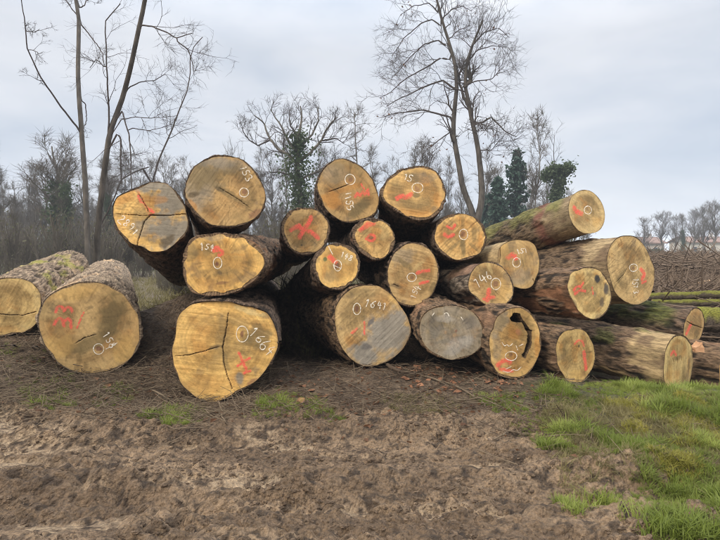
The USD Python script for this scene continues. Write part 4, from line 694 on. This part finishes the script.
# ------------------------------------------------------------------ scattered stuff as instancers
def scatter(name, protos_, pos, idx_, scale, rng, tilt=.15, label=None, category=None, yaw=None):
    path = numbered('/World/' + name); pi = UsdGeom.PointInstancer.Define(stage, path); rel = pi.CreatePrototypesRel()
    for k, (nm, mesh, m) in enumerate(protos_):
        pth = f'{path}/{nm}' + (f'_{k:03d}' if k else ''); usdkit.mesh(stage, pth, mesh, m); rel.AddTarget(pth)
    N = len(pos); yaw = rng.uniform(0, 2 * np.pi, N) if yaw is None else yaw; ax = rng.uniform(0, 2 * np.pi, N); tl = np.abs(rng.normal(0, tilt, N))
    qz = np.stack([np.cos(yaw / 2), 0 * yaw, 0 * yaw, np.sin(yaw / 2)], 1); qt = np.stack([np.cos(tl / 2), np.sin(tl / 2) * np.cos(ax), np.sin(tl / 2) * np.sin(ax), 0 * tl], 1)
    w1, x1, y1, z1 = qt.T; w2, x2, y2, z2 = qz.T
    q = np.stack([w1 * w2 - x1 * x2 - y1 * y2 - z1 * z2, w1 * x2 + x1 * w2 + y1 * z2 - z1 * y2, w1 * y2 - x1 * z2 + y1 * w2 + z1 * x2, w1 * z2 + x1 * y2 - y1 * x2 + z1 * w2], 1)
    pi.CreatePositionsAttr(Vt.Vec3fArray.FromNumpy(np.asarray(pos, np.float32))); pi.CreateProtoIndicesAttr(Vt.IntArray.FromNumpy(np.asarray(idx_, np.int32)))
    pi.CreateScalesAttr(Vt.Vec3fArray.FromNumpy(np.repeat(np.asarray(scale, np.float32)[:, None], 3, 1) if np.ndim(scale) == 1 else np.asarray(scale, np.float32)))
    pi.CreateOrientationsAttr(Vt.QuathArray([Gf.Quath(float(a), float(b), float(c), float(d)) for a, b, c, d in q]))
    return tag(pi, label, category, kind='stuff')
def blades(rg, n, h, spread, width, bend=.5):
    an = rg.uniform(0, 2 * np.pi, n); r = spread * np.sqrt(rg.random(n)); base = np.column_stack([r * np.cos(an), r * np.sin(an), np.full(n, -.01)]); hh = h * rg.uniform(.5, 1.2, n); d = rg.uniform(0, 2 * np.pi, n); dv = np.column_stack([np.cos(d), np.sin(d), 0 * d]); sd = np.column_stack([-np.sin(d), np.cos(d), 0 * d]); b = (bend * rg.uniform(.2, 1.3, n))[:, None]
    rows = []
    for s, w in ((0, 1), (.45, .85), (.8, .5), (1, .0)):
        c = base + hh[:, None] * (dv * b * s * s + np.array([0, 0, 1.0]) * (s - .35 * b * s * s)); rows += [c - sd * width * w / 2, c + sd * width * w / 2]
    v = np.stack(rows, 1).reshape(-1, 3); i = np.arange(n)[:, None] * 8
    return v, np.vstack([i + f for f in ([0, 1, 3], [0, 3, 2], [2, 3, 5], [2, 5, 4], [4, 5, 6])])
rg = np.random.default_rng(5)
def in_px(poly, n, blur=10):
    """n ground points whose picture positions fall in the polygon, with a ragged edge"""
    pg = Polygon(poly); w = on_ground(np.array(poly, float)[:, 0], np.array(poly, float)[:, 1]); wp = Polygon(w[:, :2]).buffer(0); x0, y0, x1, y1 = wp.bounds; m = n * 4
    p = np.column_stack([rg.uniform(x0, x1, m), rg.uniform(y0, y1, m)]); dd = shapely.distance(shapely.boundary(wp), shapely.points(p)); ins = shapely.contains_xy(wp, p[:, 0], p[:, 1]); sgn = np.where(ins, dd, -dd)
    keep = sgn > .30 * (fbm(np.column_stack([p * 3.2, p[:, 0] * 0]), 3, 41) - .52) * (blur / 10); p = p[keep][:n]
    return np.column_stack([p, ground_z(p[:, 0], p[:, 1])])
bank_px = [(522,404),(552,389),(600,384),(650,386),(690,380),(745,378),(790,470),(760,545),(640,545),(604,524),(552,508),(600,488),(628,478),(588,462),(548,450),(528,430)]
gp = in_px(bank_px, 15500, 12); dens = fbm(np.column_stack([gp[:, :2] * 3.0, gp[:, 0] * 0]), 3, 51); gxp, gyp = project(gp)
soil = np.exp(-(((gxp - 600) / 34) ** 2 + ((gyp - 472) / 12) ** 2)) + .8 * np.exp(-(((gxp - 668) / 14) ** 2 + ((gyp - 432) / 9) ** 2)) + .7 * np.exp(-(((gxp - 632) / 10) ** 2 + ((gyp - 408) / 12) ** 2))
mossy = np.exp(-(((gxp - 668) / 34) ** 2 + ((gyp - 430) / 16) ** 2)); gp = gp[((dens > .40 + .45 * soil + .07 * mossy) & (rg.random(len(gp)) < .85)) | (rg.random(len(gp)) < .06)]
small = np.vstack([in_px(q, n, 30) for q, n in (([(4,382),(30,378),(70,388),(78,406),(40,410),(6,398)], 200), ([(104,388),(146,388),(150,408),(106,408)], 100), ([(140,396),(200,400),(194,428),(146,424)], 260), ([(262,394),(300,386),(345,400),(340,420),(270,420)], 230), ([(330,408),(345,410),(342,424),(330,420)], 25), ([(474,404),(524,392),(540,410),(500,420)], 160))])
allg = np.vstack([gp, small]); sz = np.concatenate([rg.uniform(.55, 1.25, len(gp)), rg.uniform(.4, 1.0, len(small))]); sz *= .42 + 1.2 * sstep(.3, .75, fbm(np.column_stack([allg[:, :2] * 3.6, allg[:, 0] * 0]), 3, 52))
scatter('grass', [('grass_tuft', blades(np.random.default_rng(k), 16, h, .03, .0045, b), M_grass) for k, (h, b) in enumerate(((.06, .6), (.085, .8), (.045, 1.0)))], allg, rg.integers(0, 3, len(allg)), sz, rg, .25, 'green grass growing on the bank at the lower right', 'grass')
sp = np.vstack([in_px(q, n, 12) for q, n in (([(545,412),(585,408),(600,425),(578,440),(550,432)], 420), ([(600,412),(640,400),(700,410),(715,440),(660,452),(615,440)], 700), ([(530,395),(740,400),(740,500),(560,490)], 1300), ([(380,395),(480,400),(470,420),(400,415)], 110))])
fld = np.column_stack([rg.uniform(-9, 4, 5200), 8.0 + 17 * rg.random(5200) ** 1.2]); fld[:, 0] *= fld[:, 1] / 9; fld = np.column_stack([fld, ground_z(fld[:, 0], fld[:, 1])]); nsp = len(sp); sp = np.vstack([sp, fld])
scatter('dry_grass', [('dry_tuft', blades(np.random.default_rng(40 + k), 12, .085, .035, .004, 1.1), M_straw) for k in range(2)], sp, rg.integers(0, 2, len(sp)), np.where(np.arange(len(sp)) < nsp, rg.uniform(.5, 1.1, len(sp)), rg.uniform(2.2, 5.0, len(sp))), rg, .5, 'straw-coloured dead grass on the bank and the clearing behind the stack', 'dry grass')
mp_ = np.vstack([in_px(q, n, 26) for q, n in (([(618,404),(660,398),(712,412),(716,446),(672,462),(632,440)], 1500), ([(640,452),(690,448),(712,474),(668,482)], 200), ([(610,404),(628,402),(634,414),(616,418)], 240))])
mp_ = mp_[fbm(np.column_stack([mp_[:, :2] * 4.5, mp_[:, 0] * 0]), 3, 71) > .47]
scatter('moss', [('moss_tuft', blades(np.random.default_rng(60 + k), 30, .05, .035, .006, .9), M_moss) for k in range(2)], mp_, rg.integers(0, 2, len(mp_)), rg.uniform(.6, 1.3, len(mp_)), rg, .4, 'yellow-green moss cushions on the grassy bank', 'moss')
# clods in the mud
from trimesh.creation import icosphere
ico = icosphere(subdivisions=2); cl = []
for k in range(4): v = np.array(ico.vertices); cl.append((v * (.35 + 1.3 * fbm(v * 2.6 + k * 9, 3, k))[:, None] * [1.2, .8, .5], np.array(ico.faces)))
n = 52000; p = np.column_stack([rg.uniform(-4.4, 4.4, n), 2.45 + 2.9 * rg.random(n)]); keep = (fbm(np.column_stack([p[:, 0] / .5, p[:, 1] / .25, p[:, 0] * 0]), 3, 61) > .47) & (p[:, 1] < 5.0 - .7 * sstep(.5, 2.5, p[:, 0]) + .2 * rg.random(n)); p = p[keep]
sc = .004 + .020 * rg.random(len(p)) ** 4; scatter('mud_clods', [('clod', c, M_clod) for c in cl], np.column_stack([p, ground_z(p[:, 0], p[:, 1]) - .30 * sc]), rg.integers(0, 4, len(p)), sc, rg, .6, 'crumbled brown mud clods along the churned track', 'mud')
# litter under the stack: twigs, leaves, bark chips
def litter_points(n, lo=-.45, hi=1.5):
    x = rg.uniform(-5, 3.2, n); e = 4.86 - .40 * sstep(.2, 2.2, x) - .55 * sstep(1.0, 2.6, x); y = e + lo + (hi - lo) * rg.random(n) ** 1.1 + rg.normal(0, .22, n); k = rg.random(n) < sstep(2.6, 1.0, x) + .06; x, y = x[k], y[k]; return np.column_stack([x, y, ground_z(x, y)])
def sticks(p, l0, l1, r0, r1, lift=.02, bend=.14):
    n = len(p); an = rg.normal(0, .9, n) + np.where(rg.random(n) < .6, rg.uniform(0, 3.1, n), 0); d = np.column_stack([np.cos(an), np.sin(an), rg.normal(.10, .28, n)]); ln = l0 + (l1 - l0) * rg.random(n) ** 2; s = np.linspace(-.5, .5, 5); side = np.column_stack([-np.sin(an), np.cos(an), rg.normal(0, .5, n)])
    P = p[:, None] + d[:, None] * ln[:, None, None] * s[None, :, None] + side[:, None] * (rg.normal(0, bend, n) * ln)[:, None, None] * (s ** 2)[None, :, None]; P[..., 2] += lift + .03 * rg.random(n)[:, None]; P[..., 2] = np.maximum(P[..., 2], ground_z(P[..., 0], P[..., 1]) + .002)
    return tubes(P, rg.uniform(r0, r1, n)[:, None] * np.linspace(1, .55, 5)[None], 4, True)
tag(obj('twig_litter', sticks(litter_points(3600, -.3, 2.2), .04, .34, .0015, .0046), M_stick_dark, smooth=True), 'dark twig litter scattered under and in front of the stack', 'twigs', kind='stuff')
tag(obj('pale_twig_litter', sticks(np.vstack([litter_points(1300, -.35), (lambda q: q[q[:, 0] < -1.0])(litter_points(4200, -.3, 1.3))]), .05, .42, .0014, .0046, .03), M_stick, smooth=True), 'pale dry twig litter scattered in front of the stack', 'twigs', kind='stuff')
def leaves(p, s0, s1, flat_=2.5):
    n = len(p); v, f = cards(rg, p + [0, 0, .012], 1.0, 1.5); v = v.reshape(n, 4, 3); c = v.mean(1, keepdims=True); s = rg.uniform(s0, s1, n)[:, None, None]; v = c + (v - c) * s * [1, 1, .45]; v[:, 1::2, 2] += .012 * rg.random((n, 1)); v[..., 2] = np.maximum(v[..., 2], ground_z(v[..., 0], v[..., 1]) + .003); return v.reshape(-1, 3), f
tag(obj('dead_leaves', leaves(litter_points(1500, -.3), .02, .05), M_dead), 'brown dead leaves scattered between the stack and the track', 'leaves', kind='stuff')
chips = np.vstack([in_px(q, n, 10) for q, n in (([(395,368),(470,368),(480,392),(410,396)], 60), ([(480,380),(520,382),(520,400),(490,400)], 30), ([(280,384),(340,372),(340,404),(290,410)], 26), ([(90,380),(180,380),(180,400),(90,400)], 14))])
tag(obj('bark_chips', leaves(chips, .03, .085), noisy('red_bark', (0.13, 0.06, 0.032), (0.33, 0.16, 0.085), 20.0, bump=.5)), 'reddish bark chips on the ground below the stack', 'bark chips', kind='stuff')
# sticks that can be told apart
def stick(label, px, w, m=M_stick, lift=.03, group=None):
    q = resample(px, 14); g = on_ground(q[:, 0], q[:, 1]); g[:, 2] += lift * np.sin(np.linspace(.15, 3.0, 14)) + w / F * 5 * .4; g += rg.normal(0, .005, g.shape); b = g[0].copy(); x = thing('fallen_branch', label, 'branch', b)
    obj('stem', tubes((g - b)[None], (w * g[:, 1].mean() / F / 2 * np.linspace(1, .6, 14) * rg.uniform(.85, 1.15, 14))[None], 6), m, x, smooth=True)
    P1, R1 = spawn(rg, (g - b)[None], np.full((1, 14), w * .006), 2, .08, .2, 5, (30, 60), .3, .1, .5, .3, rmin=.002); obj('side_twig', tubes(P1[:1], R1[:1], 4), m, x, smooth=True); obj('side_twig', tubes(P1[1:], R1[1:], 4), m, x, smooth=True)
for a in [('long pale branch lying right of the wide half grey log', [(414,374),(440,384),(462,393),(486,406)], 2.4), ('thick short brown branch touching the foot of the wide half grey log', [(383,364),(392,372),(402,376),(416,377)], 4.6, M_stick_dark), ('thin branch running left from under the wide half grey log', [(262,365),(290,362),(318,363),(342,367)], 1.6, M_stick_dark),
          ('slanting pale branch between the two largest left logs', [(142,384),(150,392),(162,399),(177,407)], 2.2), ('short pale stick below the slanting branch left of log 1664', [(147,417),(152,413),(160,408)], 2.6), ('thin pale branch left of the grass tuft at far left', [(10,386),(25,387),(45,388),(63,391)], 1.5), ('bent pale stick under the far left grass tuft', [(28,393),(42,397),(58,408)], 1.8),
          ('upright dry stalk under the large low left log', [(92,396),(95,384),(97,372)], 1.6), ('thin grey branch leaning right of log 1664', [(278,343),(286,350),(296,358)], 1.4, M_stick_dark), ('short twig in front of log 1664', [(214,410),(221,418),(227,427)], 1.5), ('dark forked stick below the hollow log', [(430,398),(450,412),(468,424)], 1.8, M_stick_dark), ('pale stick on the mud below the hollow log', [(494,441),(510,436),(524,437)], 1.8), ('long thin branch left of the largest left log', [(2,346),(22,350),(44,349)], 1.6, M_stick_dark)]: stick(*a)
# brushwood, undergrowth, far wood
def brush(seed, n, spread, h):
    r = np.random.default_rng(seed); c = np.column_stack([r.normal(0, spread, (n, 2)), h * r.random(n) ** 1.5]); d = unit(np.column_stack([r.normal(size=(n, 2)), r.normal(0, .5, n)])); ln = r.uniform(.3, 1.7, n); s = np.linspace(-.5, .5, 4)
    P = c[:, None] + d[:, None] * ln[:, None, None] * s[None, :, None]; P[..., 2] = np.maximum(P[..., 2] + .15 * s[None] ** 2, -.05); return tubes(P, (r.uniform(.004, .015, n) * np.where(r.random(n) < .09, 2.8, 1.0))[:, None] * np.linspace(1, .5, 4)[None], 4, False)
bp = []
for k in range(520):
    Y = rg.uniform(8.2, 15) if k < 190 else rg.uniform(15, 62); px = rg.uniform(632, 770) if k < 250 else rg.uniform(560, 770); q = spot(px, Y); bp.append(q)
bp = np.array(bp); bs = np.where(bp[:, 1] < 15, rg.uniform(.55, .95, len(bp)), rg.uniform(.8, 1.5, len(bp)))
scatter('brushwood', [('brush_pile', brush(k, 90, .6, .85), M_brush) for k in range(4)], bp, rg.integers(0, 4, len(bp)), bs, rg, .1, 'brown brushwood left over the cleared ground at the right', 'brushwood')
def bush(seed, h, nl):
    r = np.random.default_rng(seed); n = 26; P0 = np.zeros((n, 5, 3)); an = r.uniform(0, 6.28, n); ti = r.uniform(.05, .5, n); s = np.linspace(0, 1, 5); d = np.column_stack([np.cos(an) * ti, np.sin(an) * ti, 1 + 0 * an]); P0 = d[:, None] * (h * r.uniform(.5, 1, n))[:, None, None] * s[None, :, None] + np.column_stack([r.normal(0, .3, (n, 2)), np.zeros(n)])[:, None]
    P1, R1 = spawn(r, P0, np.full((n, 5), .02), 8, .4, 1.0, 4, (25, 60), .3, .2, .5, .2, rmin=.008); P2, R2 = spawn(r, P1, R1, 3, .2, .5, 3, (25, 60), .1, .2, .7, .2, rmin=.006)
    tw = cat([tubes(P0, np.full((n, 5), .018), 3, False), tubes(P1, R1, 3, False), tubes(P2, R2, 3, False)]); return tw, cards(r, P1.reshape(-1, 3)[r.integers(0, P1.size // 3, nl)] + r.normal(0, .1, (nl, 3)), .07)
B = [bush(k, 2.6, 240) for k in range(2)]
up_ = np.array([spot(px, Y) for px, Y in zip(np.concatenate([rg.uniform(-40, 300, 190), rg.uniform(280, 560, 110)]), np.where(rg.random(300) < .3, rg.uniform(15, 24, 300), rg.uniform(24, 52, 300)))])
ui = rg.integers(0, 4, 300); scatter('undergrowth', [('stems', B[0][0], M_far), ('stems', B[1][0], M_far), ('leaves', cat([B[0][1]]), M_scrub), ('leaves', B[1][1], M_scrub)], np.vstack([up_, up_]), np.concatenate([ui % 2, 2 + ui % 2]), np.tile(rg.uniform(.55, 1.3, 300) * np.where(up_[:, 1] < 24, .38, 1.0), 2), rg, 0, 'tangled brown and green undergrowth at the foot of the wood', 'undergrowth', yaw=np.tile(rg.uniform(0, 6.28, 300), 2))
W_ = [wild(np.random.default_rng(400 + k), f) for k, f in enumerate(('slender', 'plain', 'slender'))]
wp = np.array([spot(px, Y) for px, Y in zip(np.concatenate([rg.uniform(-60, 310, 300), rg.uniform(300, 590, 130)]), rg.uniform(50, 110, 430))])
scatter('far_wood', [('far_tree', cat([w[0], w[1]]), M_far) for w in W_], wp, rg.integers(0, 3, 430), rg.uniform(.55, 1.0, 430) * wp[:, 1] / 95, rg, .02, 'distant bare wood that reads as a grey-brown mass', 'wood')
# mossy trunks lying behind the right-hand logs
def trunk_log(label, p0, p1, Y0, Y1, r, seed):
    rr = np.random.default_rng(seed); a, b = at(*p0, Y0), at(*p1, Y1); n, M = 60, 26; s = np.linspace(0, 1, n); P = a + (b - a) * s[:, None] + np.column_stack([s * 0, np.cumsum(rr.normal(0, .006, n)), np.cumsum(rr.normal(0, .004, n))]); d = unit(b - a); e1 = unit(np.cross(d, [0, 0, 1.0])); e2 = np.cross(e1, d); th = np.arange(M) * 2 * np.pi / M
    q = np.stack([np.cos(th)[None] + 0 * s[:, None], np.sin(th)[None] + 0 * s[:, None], s[:, None] * 14 + 0 * th[None]], -1); nz = fbm(q * 2.2, 4, seed); R = r * (1 - .15 * s[:, None]) * (.86 + .34 * nz); V = P[:, None] + R[..., None] * (np.cos(th)[None, :, None] * e1 + np.sin(th)[None, :, None] * e2)
    i, j = np.meshgrid(np.arange(n - 1), np.arange(M), indexing='ij'); kq = np.stack([i * M + j, (i + 1) * M + j, (i + 1) * M + (j + 1) % M, i * M + (j + 1) % M], -1).reshape(-1, 4); V = V.reshape(-1, 3); F_ = np.vstack([kq[:, [0, 1, 2]], kq[:, [0, 2, 3]]])
    mossm = sstep(.0, .7, np.sin(th)[None] + 1.2 * (fbm(q * 1.5, 3, seed + 5) - .45)); colr = lerp(np.array([.15, .115, .085]) * (.5 + 1.0 * nz[..., None]), np.array([.27, .26, .045]) * (.5 + nz[..., None]), mossm[..., None]).reshape(-1, 3)
    base = P[0] - [0, 0, r]; x = thing('mossy_trunk', label, 'trunk', base); obj('bark', (V - base, F_), M_bark, x, smooth=True, col=colr, fc=np.column_stack([q.reshape(-1, 3)]) * .3)
    for row, nm in ((0, 'cut_end'), (n - 1, 'cut_end')): vv = np.vstack([V[row * M:(row + 1) * M], P[row]]) - base; obj(nm, (vv, np.array([[k, (k + 1) % M, M] for k in range(M)] if row == 0 else [[(k + 1) % M, k, M] for k in range(M)])), M_sap, x)
trunk_log('slim trunk with bright moss along its top behind the right logs', (640, 297), (765, 291), 8.6, 8.0, .062, 1)
trunk_log('second slim mossy trunk just below the bright mossy one', (652, 303), (765, 301), 8.4, 7.9, .055, 2)
trunk_log('thick brown trunk behind the slim red-marked log end', (640, 318), (770, 318), 8.0, 7.2, .19, 3)
w0 = at(697, 346, 6.05); v, f = box(-.05, -.06, -.06, .05, .06, .02); v[:, 2] += .06 * v[:, 0] / .1 * (v[:, 2] > 0); v += .012 * (noise(v * 31)[:, None] - .5); x = thing('wood_chunk', 'orange split wood chunk wedged between the two rightmost log ends', 'wood chunk', w0); import trimesh
tm = trimesh.Trimesh(v, f).subdivide().subdivide(); tv = np.array(tm.vertices); tv += (.014 * (noise(tv * 40) - .5))[:, None]; tv[:, 0] *= 1 - .5 * (tv[:, 2] > 0); obj('split_face', (tv, np.array(tm.faces)), noisy('orange_split_wood', (0.34, 0.17, 0.085), (0.52, 0.30, 0.16), 22.0, bump=.6), x)
cp = np.array([spot(px, Y) + [0, 0, .35 + .4 * rg.random()] for px, Y in zip(rg.uniform(655, 740, 9), rg.uniform(9, 14, 9))])
for k, q in enumerate(cp): v, f = box(-.16, -.05, -.03, .16, .05, .03); an = rg.uniform(0, 3); R2 = np.array([[math.cos(an), -math.sin(an), 0], [math.sin(an), math.cos(an), 0], [.2, 0, 1]]); tag(obj('split_offcut', ((v * rg.uniform(.5, 1.2)) @ R2.T + q, f), M_sap), 'pale split offcut lying in the brushwood at the right', 'offcut', 'offcuts in the brushwood')
# houses and hedge far right
def house(label, px0, px1, Y, eave, ridge, wall_m, wins, door=None):
    b = spot((px0 + px1) / 2, Y); w = (px1 - px0) / F * Y; x = thing('house', label, 'house', b); z = lambda py: (250 - py) / F * Y + 1.55 - b[2]; he, hr = z(eave), z(ridge); dp = 7.0; hw = w / 2
    obj('wall', cat([box(-hw, 0, 0, hw, dp, he), (np.array([[-hw, 0, he], [-hw, dp, he], [-hw, dp / 2, hr - .05], [hw, 0, he], [hw, dp, he], [hw, dp / 2, hr - .05]]), np.array([[0, 2, 1], [3, 4, 5]]))]), wall_m, x)
    o = .45; sl = [np.array([[-hw - o, y0, he - .15], [hw + o, y0, he - .15], [hw + o, dp / 2, hr], [-hw - o, dp / 2, hr], [-hw - o, y0, he + .05], [hw + o, y0, he + .05], [hw + o, dp / 2, hr + .2], [-hw - o, dp / 2, hr + .2]]) for y0 in (-o, dp + o)]
    rf = obj('roof', cat([(s_, np.array([[4, 5, 6], [4, 6, 7], [0, 2, 1], [0, 3, 2], [0, 1, 5], [0, 5, 4], [1, 2, 6], [1, 6, 5], [3, 0, 4], [3, 4, 7]])) for s_ in sl]), M_roof, x)
    obj('chimney', box(hw * .4, dp * .4, hr - .6, hw * .4 + .7, dp * .4 + .5, hr + .9), wall_m, rf)
    for fx0, fw, z0, z1 in wins:
        f_ = obj('window', cat([box(fx0, -.06, z0, fx0 + fw, .03, z0 + .1), box(fx0, -.06, z1 - .1, fx0 + fw, .03, z1), box(fx0, -.06, z0 + .1, fx0 + .1, .03, z1 - .1), box(fx0 + fw - .1, -.06, z0 + .1, fx0 + fw, .03, z1 - .1)]), M_wall, x); obj('pane', box(fx0 + .1, -.03, z0 + .1, fx0 + fw - .1, -.01, z1 - .1), M_glass, f_)
house('low pink house with clay roof behind the far bare trees', 634, 664, 112, 243, 237.5, M_wall2, [(-2.2, 1.0, .9, 2.1), (.9, 1.0, .9, 2.1)])
house('white house with clay roof at the far right edge', 689, 731, 108, 242, 237, M_wall, [(-3.6, .9, .9, 2.2), (-1.8, .9, .9, 2.2), (.2, 1.0, .2, 2.2), (2.2, .9, .9, 2.2)])
for lab, p0, p1, Y, h in (('clipped dark hedge in front of the pink house', 622, 662, 84, 1.5), ('low green hedge in front of the white house', 668, 745, 80, 1.0)):
    a, b = spot(p0, Y), spot(p1, Y); n = 6500; t = rg.random((n, 1)); pos = (b - a) * t + np.column_stack([0 * t, rg.normal(0, .4, (n, 1)), h * (.85 + .3 * noise(np.column_stack([t * 40, t * 0, t * 0])))[:, None] * rg.random((n, 1)) ** .6]); x = thing('hedge', lab, 'hedge', a); obj('leaves', cards(rg, pos, .16), M_hedge, x)
    st = np.linspace(0, 1, 24)[:, None]; pb = (b - a) * st; obj('stems', tubes(np.stack([pb, pb + [0, 0, h * .5], pb + [.1, .1, h * .9]], 1), np.full((24, 3), .03), 4), M_trunk, x)

# ------------------------------------------------------------------ air
hz = obj('haze', box(-2500, -2500, -9, 2500, 2500, 30), usdkit.material(stage, '/World/Looks/haze', {'v': ('principled_volume', {'color': (0.86, 0.90, 0.96), 'density': 0.0010, 'anisotropy': 0.2})}, volume='v.volume'))
tag(hz, kind='stuff')
